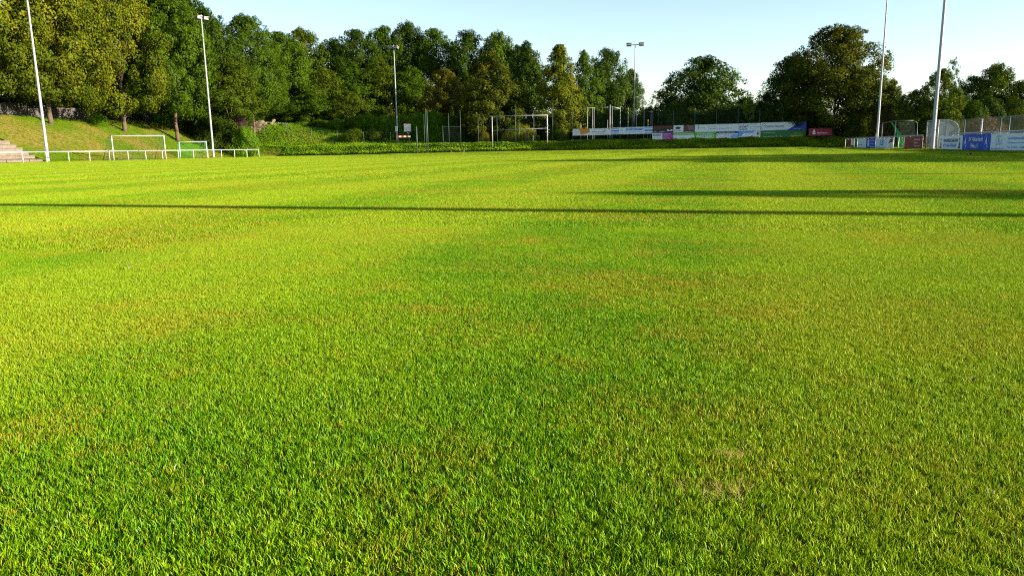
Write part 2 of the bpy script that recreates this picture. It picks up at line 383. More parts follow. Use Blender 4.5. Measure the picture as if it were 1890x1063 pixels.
def scatter(name, me, col, idx='tile', rot='turn', scale=None):
    o = put(bpy.data.objects.new(name, me))
    ng = bpy.data.node_groups.new(name + '_nodes', 'GeometryNodeTree')
    ng.interface.new_socket('Geometry', in_out='INPUT', socket_type='NodeSocketGeometry'); ng.interface.new_socket('Geometry', in_out='OUTPUT', socket_type='NodeSocketGeometry')
    N, L = ng.nodes, ng.links; gi = N.new('NodeGroupInput'); go = N.new('NodeGroupOutput')
    ci = N.new('GeometryNodeCollectionInfo'); ci.inputs['Collection'].default_value = col
    ci.inputs['Separate Children'].default_value = True; ci.inputs['Reset Children'].default_value = True
    ip = N.new('GeometryNodeInstanceOnPoints'); ip.inputs['Pick Instance'].default_value = True
    ai = N.new('GeometryNodeInputNamedAttribute'); ai.data_type = 'INT'; ai.inputs['Name'].default_value = idx
    ar = N.new('GeometryNodeInputNamedAttribute'); ar.data_type = 'FLOAT'; ar.inputs['Name'].default_value = rot
    cx = N.new('ShaderNodeCombineXYZ'); L.new(ar.outputs[0], cx.inputs[2])
    L.new(gi.outputs[0], ip.inputs['Points']); L.new(ci.outputs[0], ip.inputs['Instance']); L.new(ai.outputs[0], ip.inputs['Instance Index'])
    L.new(cx.outputs[0], ip.inputs['Rotation'])
    if scale:
        sc = N.new('GeometryNodeInputNamedAttribute'); sc.data_type = 'FLOAT'; sc.inputs['Name'].default_value = scale; L.new(sc.outputs[0], ip.inputs['Scale'])
    L.new(ip.outputs[0], go.inputs[0]); md = o.modifiers.new('scatter', 'NODES'); md.node_group = ng; return o
tag(scatter('turf_grass', me, tile_col), 'mown green and yellowish turf covering the football pitch', 'grass', kind='stuff')

# rough grass tufts on the banks
def tuft(name, seed, n, rad, h, w):
    r = np.random.RandomState(seed); V = []; F = []; A = []
    for i in range(n):
        a = r.rand() * 6.283; d = rad * math.sqrt(r.rand()); x, y = math.cos(a) * d, math.sin(a) * d
        hh = h * (.4 + .8 * r.rand()); la = r.rand() * 6.283; l = hh * .5 * r.rand(); wa = r.rand() * 6.283
        k = len(V); wx, wy = math.cos(wa) * w, math.sin(wa) * w
        V += [(x - wx, y - wy, -.03), (x + wx, y + wy, -.03), (x + math.cos(la) * l, y + math.sin(la) * l, hh)]; F.append((k, k + 1, k + 2)); A += [r.rand()] * 3
    return npmesh(name, np.array(V), np.array(F), M['bank'], {'rnd': np.array(A)})
tuft_col = bpy.data.collections.new('grass_tufts')
for q in range(4): tuft_col.objects.link(bpy.data.objects.new('tuft_%d' % q, tuft('tuft_%d' % q, 90 + q, 60, .38, .13, .022)))
def tufts(name, cond, n, seed, label, u0, u1, v0, v1, s0=.7, s1=1.4):
    r = np.random.RandomState(seed); u = u0 + (u1 - u0) * r.rand(n); v = v0 + (v1 - v0) * r.rand(n)
    k = cond(u, v); u, v = u[k], v[k]; x, y = SU * u + CU * v, CU * u - SU * v
    me = bpy.data.meshes.new(name); me.from_pydata(list(zip(x.tolist(), y.tolist(), terrain(u, v).tolist())), [], [])
    m = len(u)
    a = me.attributes.new('tile', 'INT', 'POINT'); a.data.foreach_set('value', r.randint(0, 4, m).astype(np.int32))
    a = me.attributes.new('turn', 'FLOAT', 'POINT'); a.data.foreach_set('value', (r.rand(m) * 6.28).astype(np.float32))
    a = me.attributes.new('size', 'FLOAT', 'POINT'); a.data.foreach_set('value', (s0 + (s1 - s0) * r.rand(m)).astype(np.float32))
    tag(scatter(name, me, tuft_col, scale='size'), label, 'grass', kind='stuff')
tufts('bank_grass', lambda u, v: ~((u < 64.8) & (v > -79.2) & (v < -73)), 15000, 11, 'yellowing rough grass on the high left bank', 40, 114, -90, -72.9, .35, .8)
tufts('plateau_grass', lambda u, v: u > 0, 11000, 12, 'long green grass on the level ground behind the low bank', 109.5, 134, -84, 12, .8, 1.9)
tufts('pitch_edge_grass', lambda u, v: (v > 13.2 - (u - 40) * .02), 2600, 13, 'uncut grass tufts along the foot of the right-hand banners', 30, 108, 12.6, 17, .45, .9)
tufts('touchline_grass', lambda u, v: u > 0, 1800, 14, 'uncut grass fringe along the foot of the left railing', 30, 100, -73.2, -72.4, .35, .7)

# ------------------------------------------------------------------ foliage
def profile(kind, t):
    if kind == 'round': return np.sin(np.pi * (.15 + .85 * np.clip(t, 0, 1)) ** .9) ** .6
    if kind == 'oval': return np.sin(np.pi * (.12 + .88 * np.clip(t, 0, 1)) ** .8) ** .7
    if kind == 'cone': return (1 - t) ** .75 * np.clip(t * 6, 0, 1) ** .5 * 1.08
    if kind == 'bush': return np.sqrt(np.clip(1 - t ** 2, 0, 1))
    if kind == 'column': return np.clip((1 - t) * 5, 0, 1) ** .6 * np.clip(t * 8 + .3, 0, 1) ** .5
def leaf_quads(P, Nn, size, r):
    n = len(P); a = np.cross(Nn, r.randn(n, 3)); a /= np.linalg.norm(a, axis=1, keepdims=True) + 1e-9; b = np.cross(Nn, a)
    s = size * (.55 + .9 * r.rand(n))[:, None]
    V = np.stack([P - a * s * .5, P + b * s * .30, P + a * s * .55 + Nn * s * .10, P - b * s * .32], 1).reshape(-1, 3)
    k = np.arange(n) * 4; return V, np.stack([k, k + 1, k + 2, k + 3], 1)
def crown(name, seed, H, R, kind, nlobe, nleaf, size, lobe=(.15, .30), airy=0.0):
    r = np.random.RandomState(seed)
    lump = r.rand(6) * 6.28
    t = r.rand(nlobe) ** .9; ang = r.rand(nlobe) * 2 * np.pi
    wv = 2.0 if kind == 'bush' else 1.0
    pr = profile(kind, t) * (1 + wv * .11 * np.sin(3 * ang + lump[0] + 4 * t) + wv * .09 * np.sin(5 * ang + lump[1] - 7 * t))
    rad = pr * np.where(r.rand(nlobe) < .28, .1 + .45 * r.rand(nlobe), .52 + .46 * r.rand(nlobe) ** .7); lr = R * (lobe[0] + (lobe[1] - lobe[0]) * r.rand(nlobe)) * (.55 + .45 * np.clip(pr, 0, 1))
    C = np.stack([np.cos(ang) * rad * R, np.sin(ang) * rad * R, H * (.03 + .94 * t)], 1)
    # fine sprigs that break the outline
    ns = nlobe // 2; t2 = r.rand(ns) ** .7; a2 = r.rand(ns) * 2 * np.pi; p2 = profile(kind, np.clip(t2, 0, .995)) * (.92 + .16 * r.rand(ns))
    C = np.concatenate([C, np.stack([np.cos(a2) * p2 * R, np.sin(a2) * p2 * R, H * (.04 + .98 * t2)], 1)]); lr = np.concatenate([lr, R * lobe[0] * (.35 + .5 * r.rand(ns))])
    nl = len(C); cr = r.rand(nl); ct = np.clip(r.randn(nl) * .35 + .4, 0, 1)
    w = lr ** 1.7; k = r.choice(nl, nlobe * nleaf, p=w / w.sum())
    d = r.randn(len(k), 3); d /= np.linalg.norm(d, axis=1, keepdims=True); rr_ = (.45 + .62 * r.rand(len(k)) ** .6)
    P = C[k] + d * (lr[k] * rr_)[:, None] * np.array([1, 1, .82])
    ax = np.array([0, 0, H * .45]); outw = P - ax; outw /= np.linalg.norm(outw, axis=1, keepdims=True)
    keep = (np.sum(d * outw, 1) > -.35) | (r.rand(len(k)) < .25); P, d, k, outw = P[keep], d[keep], k[keep], outw[keep]
    Nn = d * .75 + outw * .45 + r.randn(len(P), 3) * .38 + np.array([0, 0, .25]); Nn /= np.linalg.norm(Nn, axis=1, keepdims=True)
    V, F = leaf_quads(P, Nn, size, r)
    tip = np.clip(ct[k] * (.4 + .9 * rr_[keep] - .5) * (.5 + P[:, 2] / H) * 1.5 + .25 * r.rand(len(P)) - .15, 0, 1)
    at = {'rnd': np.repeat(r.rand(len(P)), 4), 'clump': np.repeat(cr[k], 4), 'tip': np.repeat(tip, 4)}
    me = npmesh(name, V, F, None, at); me.materials.append(None); return me
PROTO = {}
for i, (k, s, H, R, kd, nl, nf, sz, lb) in enumerate([
    ('round1', 1, 12, 6, 'round', 150, 260, .27, (.15, .30)), ('round2', 2, 12, 6, 'round', 170, 230, .27, (.13, .28)),
    ('round3', 3, 13, 6, 'round', 130, 300, .28, (.17, .33)), ('oval1', 4, 15, 5, 'oval', 160, 250, .26, (.17, .32)),
    ('oval2', 5, 15, 5, 'oval', 180, 220, .26, (.15, .30)), ('cone1', 6, 14, 5, 'cone', 170, 230, .25, (.15, .28)),
    ('big1', 7, 18, 8, 'round', 330, 280, .27, (.11, .22)), ('big2', 8, 18, 8, 'oval', 260, 280, .27, (.11, .22)),
    ('airy', 9, 12, 5, 'round', 110, 110, .25, (.09, .2)), ('bush1', 10, 3, 3, 'bush', 110, 220, .125, (.18, .38)),
    ('bush2', 11, 3, 3, 'bush', 120, 210, .125, (.16, .36)), ('column', 12, 5, .9, 'column', 90, 120, .15, (.3, .5)),
    ('sapling', 13, 3, 1, 'oval', 40, 60, .13, (.25, .4))]):
    PROTO[k] = (crown('crown', s * 7 + 1, H, R, kd, nl, nf, sz, lb), H, R)
def trunk_mesh(h, r, spread, top, seed, n=7):
    """tapered trunk that forks into limbs reaching into the crown"""
    q = random.Random(seed); mb = MB(); p = Vector((0, 0, -.3)); rad = r * 1.25
    steps = 5
    for i in range(steps):
        z = (i + 1) / steps * h; nx = Vector((q.uniform(-.12, .12) * h * .12, q.uniform(-.12, .12) * h * .12, z)); r2 = r * (1 - .35 * (i + 1) / steps)
        mb.tube(p, nx, rad, r2, n); p = nx; rad = r2
    for i in range(6):
        a = i / 6 * 6.283 + q.uniform(-.4, .4); ro = spread * q.uniform(.35, .7); e = Vector((math.cos(a) * ro, math.sin(a) * ro, h + (top - h) * q.uniform(.3, .7)))
        m = p.lerp(e, .5) + Vector((0, 0, .5)); mb.tube(p - Vector((0, 0, q.uniform(0, h * .25))), m, rad * .55, rad * .35, 5); mb.tube(m, e, rad * .35, rad * .08, 5)
    mb.tube(p, (p.x, p.y, h + (top - h) * .8), rad * .8, rad * .1, 5)
    return mb
def tree(px, top, wpx, Yd, proto, lm, label, cb=.25, group=None, name='broadleaf_tree', base=None, squash=1.0, turn=None, cat='tree'):
    k = kx(px); p = atY(px, top, Yd); x, y = p.x, Yd
    zb = tz(x, y) if base is None else base; ht = max(1.0, p.z - zb); Rw = wpx * Yd / FPX / 2
    me, H, R = PROTO[proto]
    t = thing(name, (x, y, zb), 0, label, cat, group)
    c = bpy.data.objects.new('crown', me); put(c, t); c.material_slots[0].link = 'OBJECT'; c.material_slots[0].material = LM[lm]
    z0 = ht * cb; c.location = (0, 0, z0); sz = (ht - z0) / (H * 1.03)
    c.scale = (Rw / R / 1.04, Rw / R / 1.04 * squash, sz); c.rotation_euler = (0, 0, (hash((px, top)) % 628) / 100 if turn is None else turn)
    trunk_mesh(max(z0 * 1.15, ht * .3), max(.06, ht * .0125), Rw, ht, px).build('trunk', M['bark'], t, True)
    return t

# trees on the crest of the left bank and the wood behind (photo column, top row, width, distance)
T = [
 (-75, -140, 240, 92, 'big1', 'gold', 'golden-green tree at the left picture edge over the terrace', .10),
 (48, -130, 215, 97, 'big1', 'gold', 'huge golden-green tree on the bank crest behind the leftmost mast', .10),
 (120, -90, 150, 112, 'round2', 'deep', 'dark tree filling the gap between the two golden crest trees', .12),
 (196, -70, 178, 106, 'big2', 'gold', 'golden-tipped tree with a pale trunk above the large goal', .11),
 (300, -30, 150, 112, 'big1', 'mid', 'tall green tree right of the golden pair on the crest', .14),
 (262, -50, 140, 128, 'round3', 'deep', 'dark tall tree behind the trunk on the crest', .2),
 (372, 4, 150, 120, 'big2', 'deep', 'dark green tree behind the second mast with its lamp', .06),
 (340, -10, 120, 135, 'round1', 'deep', 'dark tree showing above the lamp of the second mast', .3),
 (452, 24, 132, 130, 'big1', 'mid', 'tall green tree with a peaked top left of the skyline dip', .20),
 (416, 100, 108, 117, 'oval1', 'olive', 'lower olive tree leaning over the round bush', .26),
 (512, 58, 120, 150, 'round1', 'mid', 'mid-green tree at the dip in the skyline', .2),
 (556, 52, 110, 170, 'round2', 'olive', 'grey-green treetop left of the broad dome of the wood', .2),
 (612, 72, 96, 172, 'round3', 'mid', 'green treetop in the low notch of the skyline', .2),
 (655, 54, 110, 172, 'round1', 'deep', 'dark treetop left of the highest dome of the wood', .2),
 (705, 48, 104, 178, 'round2', 'mid', 'green rounded treetop left of the basketball mast', .2),
 (752, 42, 104, 180, 'round3', 'deep', 'dark highest treetop of the wood above the basketball mast', .2),
 (800, 52, 100, 178, 'round1', 'mid', 'green treetop right of the highest dome', .2),
 (862, 56, 108, 172, 'round2', 'deep', 'dark treetop above the rust-tinged tree', .2),
 (918, 60, 100, 170, 'round3', 'mid', 'green treetop above the dark golden tree', .2),
 (958, 82, 80, 168, 'oval2', 'deep', 'dark narrow treetop in the dip left of the golden cone', .2),
 (545, 120, 120, 152, 'oval1', 'mid', 'fresh green tree standing forward above the compost heap', .05),
 (598, 128, 110, 152, 'round3', 'olive', 'olive rounded tree in the second row above the wire fence', .05),
 (648, 118, 100, 154, 'oval2', 'mid', 'mid-green tree in the second row left of the basketball mast', .05),
 (700, 112, 104, 156, 'round1', 'olive', 'olive tree in the second row touching the basketball mast', .05),
 (756, 122, 100, 154, 'oval1', 'mid', 'green tree in the second row right of the basketball mast', .05),
 (818, 126, 90, 142, 'round2', 'rusty', 'green tree with a rust-coloured top in the wood', .1),
 (858, 130, 70, 150, 'oval2', 'deep', 'dark tree pressed between the rusty top and the dark golden tree', .05),
 (575, 172, 110, 145, 'round1', 'mid', 'low bushy tree above the long grass slope', .02),
 (640, 168, 80, 145, 'round2', 'olive', 'low olive bushy tree left of the foot of the basketball mast', .02),
 (500, 150, 90, 146, 'round3', 'mid', 'low green tree behind the stacked planks', .02),
 (905, 92, 118, 124, 'oval2', 'goldk', 'dark tree with golden patches behind the training frame', .06),
 (972, 78, 92, 136, 'oval1', 'deep', 'dark green tree between the two golden-tipped trees', .05),
 (1032, 78, 118, 124, 'cone1', 'gold', 'golden cone-shaped tree left of the white banner', .05),
 (1078, 92, 72, 140, 'oval2', 'mid', 'fresh green tree just right of the golden cone', .08),
 (1122, 90, 104, 146, 'round1', 'deep', 'dark round-headed tree left of the far twin-lamp mast', .10),
 (1166, 128, 56, 150, 'oval1', 'deep', 'dark tree flank directly behind the far twin-lamp mast', .10),
 (1216, 164, 56, 132, 'airy', 'rusty', 'small thin rust-tinged tree against the sky between dark trees', .15),
 (1300, 104, 164, 124, 'round2', 'deep', 'dark domed tree standing alone behind the green boards', .08),
 (1248, 176, 84, 122, 'round3', 'deep', 'low dark shoulder tree left of the lone domed tree', .05),
 (1372, 182, 84, 126, 'round2', 'deep', 'low thin dark tree right of the lone domed tree', .05),
 (1550, 44, 202, 103, 'big1', 'goldk', 'largest dark tree with sunlit golden edges right of the boards', .09),
 (1462, 104, 120, 107.5, 'round3', 'deep', 'dark lower tree leaning out left of the largest tree', .04),
 (1418, 168, 70, 113, 'round2', 'deep', 'lowest dark tree above the swoosh banner', .04),
 (1606, 120, 90, 118, 'oval1', 'goldk', 'dark tree behind the right flank of the largest tree', .05),
 (1648, 148, 52, 122, 'round1', 'olive', 'small olive tree seen left and right of the thinner right mast', .05),
 (1690, 166, 84, 97, 'round2', 'olive', 'low olive tree between the two right masts', .04),
 (1738, 126, 84, 96, 'oval2', 'olive', 'olive tree directly behind the thick right mast', .04),
 (1762, 104, 46, 110, 'airy', 'mid', 'thin feathery treetop right of the thick right mast', .04),
 (1800, 140, 84, 110, 'round1', 'mid', 'green tree above the bent fence on the right', .04),
 (1842, 118, 96, 108, 'round3', 'olive', 'olive tree with a ragged top near the right picture edge', .04),
 (1892, 148, 100, 106, 'round2', 'olive', 'olive tree cut by the right picture edge', .04),
 (1960, 150, 120, 104, 'round1', 'mid', 'green tree just beyond the right picture edge', .04),
]
T += [(px, top, w_, Yd, pr_, 'deep', lab_, .0) for px, top, w_, Yd, pr_, lab_ in [
 (-70, 20, 170, 128, 'round1', 'dark tree low behind the wall left of the leftmost mast'), (20, 30, 170, 126, 'round2', 'dark tree behind the wall just left of the leftmost mast'),
 (105, 60, 150, 130, 'round3', 'dark tree behind the wall just right of the leftmost mast'), (190, 50, 150, 132, 'round1', 'dark tree behind the wall at the pale trunk'),
 (265, 60, 140, 134, 'round2', 'dark tree behind the wall above the large goal'), (340, 70, 130, 136, 'round3', 'dark tree behind the wall above the small goal'), (415, 90, 110, 134, 'oval1', 'dark tree right of the second left mast behind the purple shrub')]]
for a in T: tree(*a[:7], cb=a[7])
tree(1386, 176, 26, 111.5, 'sapling', 'yell', 'yellow-green sapling poking up behind the sport shop board', cb=.45, name='sapling')

# undergrowth: shrubs standing in front of and between the trees
def near(px, marks, s_):
    return s_ % min(marks, key=lambda m: abs(m[0] - px))[1]
def shrub(px, top, wpx, Yd, lm, label, group=None, proto='bush1', name='shrub', cat='shrub', base=None):
    p = atY(px, top, Yd); zb = (tz(p.x, Yd) if base is None else base) - .15; ht = max(.5, p.z - zb); R = wpx * Yd / FPX / 2
    me, H, R0 = PROTO[proto]; t = thing(name, (p.x, Yd, zb), 0, label, cat, group)
    c = put(bpy.data.objects.new('foliage', me), t); c.material_slots[0].link = 'OBJECT'; c.material_slots[0].material = LM[lm]
    c.scale = (R / R0 / 1.05, R / R0 / 1.05, ht / H); c.rotation_euler = (0, 0, (hash((px, top)) % 628) / 100)
    mb = MB(); q = random.Random(px)
    for i in range(5):
        a = i * 1.256; mb.tube((math.cos(a) * .08, math.sin(a) * .08, 0), (math.cos(a) * R * .5, math.sin(a) * R * .5, ht * .7), .04, .012, 5)
    mb.build('stem', M['bark'], t, True); return t
q = random.Random(21)
MARKS = {'g1': [(862, 'just left of the training frame'), (888, 'at the left foot of the training frame'), (914, 'inside the left end of the training frame'), (940, 'seen through the left third of the training frame'), (966, 'seen through the middle of the training frame'), (992, 'seen through the right end of the training frame'), (1018, 'just right of the training frame'), (1044, 'at the left end of the white banner'), (1070, 'above the orange polygon'), (1096, 'above the middle of the first banner'), (1122, 'above the right end of the first banner'), (1148, 'above the start of the blue lettering'), (1174, 'at the far twin-lamp mast'), (1200, 'above the right stripes of the second banner'), (1226, 'above the black board')], 'g2': [(1250, 'above the oval emblem board'), (1277, 'above the dark brown board'), (1304, 'above the green BESSER board'), (1331, 'above the middle of the long pale board'), (1358, 'left of the sapling'), (1385, 'at the yellow-green sapling'), (1412, 'above the left end of the CONSULTING board'), (1439, 'above the middle of the CONSULTING board'), (1466, 'above the blue corner of the CONSULTING board'), (1493, 'above the left end of the crimson board'), (1520, 'above the right end of the crimson board'), (1547, 'in the dark gap right of the crimson board'), (1574, 'above the far end of the right railing')], 'g3': [(1580, 'at its far left end'), (1607, 'just left of the thinner mast'), (1634, 'above the left of the green-netted goal'), (1661, 'above the right of the green-netted goal'), (1688, 'above the crimson banners'), (1715, 'at the thick mast'), (1742, 'above the roof of the dugout'), (1769, 'just right of the dugout'), (1796, 'above the left of the club banner'), (1823, 'above the right of the club banner'), (1850, 'above the script lettering'), (1877, 'at the picture edge'), (1904, 'just outside the picture edge'), (1931, 'well outside the picture edge'), (1958, 'farthest outside the picture edge')], 'g4': [(-30, 'outside the left picture edge'), (-4, 'cut by the left picture edge'), (22, 'above the concrete steps'), (48, 'left of the leftmost mast'), (74, 'at the leftmost mast'), (100, 'just right of the leftmost mast'), (126, 'midway between leftmost mast and pale trunk'), (152, 'left of the pale trunk'), (178, 'directly behind the pale trunk'), (204, 'right of the pale trunk'), (230, 'above the left post of the large goal'), (256, 'above the middle of the large goal'), (282, 'left of the tall green tree trunk'), (308, 'right of the tall green tree trunk'), (334, 'above the left post of the small goal'), (360, 'above the right post of the small goal'), (386, 'at the second left mast'), (412, 'right of the second left mast')]}
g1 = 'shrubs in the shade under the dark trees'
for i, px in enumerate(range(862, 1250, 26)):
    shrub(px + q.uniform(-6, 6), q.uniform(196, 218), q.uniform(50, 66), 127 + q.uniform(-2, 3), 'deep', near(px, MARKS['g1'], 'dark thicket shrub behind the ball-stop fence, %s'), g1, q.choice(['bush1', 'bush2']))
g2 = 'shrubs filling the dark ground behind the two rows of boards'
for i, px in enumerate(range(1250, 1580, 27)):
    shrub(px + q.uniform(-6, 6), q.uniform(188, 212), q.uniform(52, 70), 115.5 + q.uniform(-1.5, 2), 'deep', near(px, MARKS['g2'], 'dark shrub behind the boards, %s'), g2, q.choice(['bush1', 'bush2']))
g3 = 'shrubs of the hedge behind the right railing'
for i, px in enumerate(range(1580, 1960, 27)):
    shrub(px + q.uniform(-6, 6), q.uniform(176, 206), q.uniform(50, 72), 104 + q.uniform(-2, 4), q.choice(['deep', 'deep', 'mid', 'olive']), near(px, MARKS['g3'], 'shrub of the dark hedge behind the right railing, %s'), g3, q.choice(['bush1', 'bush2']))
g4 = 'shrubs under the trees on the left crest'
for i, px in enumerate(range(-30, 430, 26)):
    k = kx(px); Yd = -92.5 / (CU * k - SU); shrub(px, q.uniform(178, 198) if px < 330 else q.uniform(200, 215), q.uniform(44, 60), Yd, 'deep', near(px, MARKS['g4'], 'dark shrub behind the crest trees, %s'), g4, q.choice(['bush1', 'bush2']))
g5 = 'bright leafy scrub along the edge of the wood'
for (px, top, w, Yd) in [(560, 226, 40, 137), (590, 222, 44, 136), (622, 222, 46, 135), (650, 220, 50, 133), (678, 212, 60, 133), (706, 216, 56, 131), (742, 216, 60, 131), (772, 214, 56, 130), (800, 208, 60, 129), (832, 218, 50, 128), (858, 226, 40, 128)]:
    shrub(px, top, w, Yd, q.choice(['bright', 'bright', 'mid']), 'green scrub bush ' + {560: 'behind the middle of the wire fence', 590: 'below the low bushy tree', 622: 'at the wire fence post right of the tarpaulin', 650: 'behind the left dry patch', 678: 'behind the right dry patch', 706: 'just left of the basketball mast', 742: 'behind the white basketball board', 772: 'behind the thick gate post', 800: 'between the gate posts, under the rust-topped tree', 832: 'behind the bench, left end', 858: 'at the shaded right end of the scrub'}[px], g5, q.choice(['bush1', 'bush2']))
for (px, top, w, lab) in [(655, 241, 44, 'pale dry scrub patch left of the basketball mast, left one of two'), (690, 242, 46, 'pale dry scrub patch left of the basketball mast, right one of two')]:
    shrub(px, top - 3, w, 127, 'olive', lab, None, 'bush2')
shrub(958, 231, 66, 119, 'gold', 'sunlit yellow-green bush seen through the training frame', None, 'bush2')
shrub(892, 244, 26, 119, 'rusty', 'small orange-tinged bush left of the training frame')
shrub(1035, 240, 30, 119, 'olive', 'low olive bush between the training frame and the white banner')
shrub(450, 238, 54, 115.2, 'bright', 'round dark green bush at the far end of the left railing', None, 'bush1')
shrub(438, 208, 42, 117.5, 'purple', 'purple-leaved shrub above the round green bush', None, 'bush2')
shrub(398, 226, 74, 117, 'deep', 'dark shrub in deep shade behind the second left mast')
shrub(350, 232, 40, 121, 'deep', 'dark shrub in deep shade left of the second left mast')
shrub(1815, 219, 78, 80, 'brownh', 'dry brown hedge bush behind the mesh fence on the right', None, 'bush2')
shrub(1762, 238, 40, 84, 'deep', 'dark bush between the dugout and the mesh fence')
shrub(1884, 206, 60, 84, 'olive', 'olive hedge bush by the right picture edge behind the mesh fence')
shrub(1632, 205, 46, 99, 'brownh', 'dry brownish bush behind the green-netted goal')
shrub(1412, 246, 22, 110.6, 'yell', 'small yellow-leaved shoot hanging over the edge of the green board', base=1.9)
for (px, y0, w, lab) in [(180, 210, 36, 'young ivy shoots around the foot of the pale trunk'), (292, 213, 36, 'light green shoots around the foot of the tall green tree on the crest')]:
    k = kx(px); Yd = -85.5 / (CU * k - SU); shrub(px, y0, w, Yd, 'bright', lab, None, 'bush2')

# leafy ground cover on the low bank at the far end of the pitch
r = np.random.RandomState(77); n = 80000
v = -72 + 92 * r.rand(n); h = r.rand(n); u = 107.25 + 2.3 * h
n2 = 30000; v = np.concatenate([v, -80 + 96 * r.rand(n2)]); u = np.concatenate([u, 109.2 + 2.2 * r.rand(n2) ** 1.5])
z = terrain(u, v) + .05 + .28 * r.rand(len(u)) ** 1.5 + .10 * np.sin(v * 1.3) * np.sin(v * .47 + 1) + np.where(u < 107.9, .22 * r.rand(len(u)), 0)
P = np.stack([SU * u + CU * v, CU * u - SU * v, z], 1)
Nn = np.array([-SU * .7 + .55, -CU * .7, .6]) + r.randn(len(P), 3) * .55; Nn /= np.linalg.norm(Nn, axis=1, keepdims=True)
Vv, Ff = leaf_quads(P, Nn, .18, r)
cl = .5 + .5 * np.sin(v * .9 + 2 * np.sin(u * 2 + v * .33))
me = npmesh('ground_cover', Vv, Ff, LM['ivy'], {'rnd': np.repeat(r.rand(len(P)), 4), 'clump': np.repeat(cl, 4), 'tip': np.repeat(ss(v, -45, -10) * r.rand(len(P)), 4)})
tag(put(bpy.data.objects.new('ground_cover', me)), 'leafy green creeper covering the low bank behind the pitch', 'ground cover', kind='stuff')
# long grass and weeds on the slope behind it
r = np.random.RandomState(78); n = 52000
v = -84 + 66 * r.rand(n); u = 111 + 15 * r.rand(n); P = np.stack([SU * u + CU * v, CU * u - SU * v, terrain(u, v) + .05 + .35 * r.rand(n)], 1)
Nn = np.array([.5, -.7, .6]) + r.randn(n, 3) * .5; Nn /= np.linalg.norm(Nn, axis=1, keepdims=True); Vv, Ff = leaf_quads(P, Nn, .17, r)
me = npmesh('weeds', Vv, Ff, LM['bright'], {'rnd': np.repeat(r.rand(n), 4), 'clump': np.repeat(.5 + .5 * np.sin(v * .5) * np.sin(u * .8), 4), 'tip': np.zeros(n * 4)})
tag(put(bpy.data.objects.new('weeds', me)), 'knee-high weeds on the sunny slope below the wood', 'weeds', kind='stuff')

# ------------------------------------------------------------------ terrace steps, kerb, wall on the left
st = thing('spectator_terrace', (*uv2xy(64.3, -73.4), 0), -TH, 'weathered concrete spectator steps cut by the left picture edge', 'terrace')
for i in range(6):
    for j in range(9):
        L0 = -.4 * i * 0 - 2.4 * j; q = random.Random(i * 31 + j); e = q.uniform(-.012, .012)
        e1 = q.uniform(-.10, .10) if j == 0 else 0
        mb = MB().box((-.86 * (i + 1), L0 - 2.385, -.3 + .4 * i), (-.86 * i - .04 + e, L0 + e1, .4 * i + .315)); mb.box((-.86 * (i + 1), L0 - 2.385, .4 * i + .316), (-.86 * i - .07, L0 + e1, .4 * i + .34))
        mb.box((-.86 * (i + 1), L0 - 2.385, .4 * i + .341), (-.86 * i + e, L0 + e1, .4 * (i + 1) + e)); mb.build('step', M['concrete'], st)
kb = thing('kerb_line', (*uv2xy(63.6, -73.4), .0), -TH, 'broken pale kerb stones slanting down beside the concrete steps', 'kerb')
for i in range(7):
    q = random.Random(i); x = -.45 - .62 * i; z = .42 * (.62 * i + .2)
    mb = MB(); mb.box((-.30, -.14, -.1), (.28, .14, .12)); o = mb.build('kerb_stone', M['stone'], kb); o.location = (x, q.uniform(-.12, .12) - .12 * i + .5, z); o.rotation_euler = (q.uniform(-.15, .15), .42 + q.uniform(-.12, .12), q.uniform(-.25, .25))
wl = thing('boundary_wall', (*uv2xy(104, -89.6), 0), -TH, 'grey concrete panel wall behind the trees on the left crest', 'wall')
for i in range(26):
    u0 = -2.5 * (i + 1); zt = float(terrain(104 + u0, -89.6)) - .2
    MB().box((-.06, u0 + .06, zt), (.06, u0 + 2.44, zt + 1.9 + .1 * (i % 2))).build('panel', M['wall'], wl)
    MB().box((-.09, u0 - .05, zt), (.09, u0 + .05, zt + 2.05)).build('post', M['wall'], wl)

# ------------------------------------------------------------------ left railing
def rail_line(name, p0, p1, n, h, r_post, r_rail, label, mat, cat='railing'):
    d = Vector((p1[0] - p0[0], p1[1] - p0[1])); ln = d.length; rz = math.atan2(d.y, d.x)
    t = thing(name, (p0[0], p0[1], tz(*p0)), rz, label, cat)
    post = MB().tube((0, 0, -.3), (0, 0, h - .03), r_post).build('post', mat, t, True); 
    for i in range(1, n + 1):
        c = post.copy(); COL.objects.link(c); c.parent = t; c.location = (ln * i / n, 0, 0)
    MB().tube((-.03, 0, h), (ln + .03, 0, h), r_rail).build('rail', mat, t, True); return t
rail_line('pitch_railing', uv2xy(97.6, -69.3), uv2xy(33.2, -72.4), 24, 1.1, .036, .040, 'long white tube railing along the left touchline', M['white'])

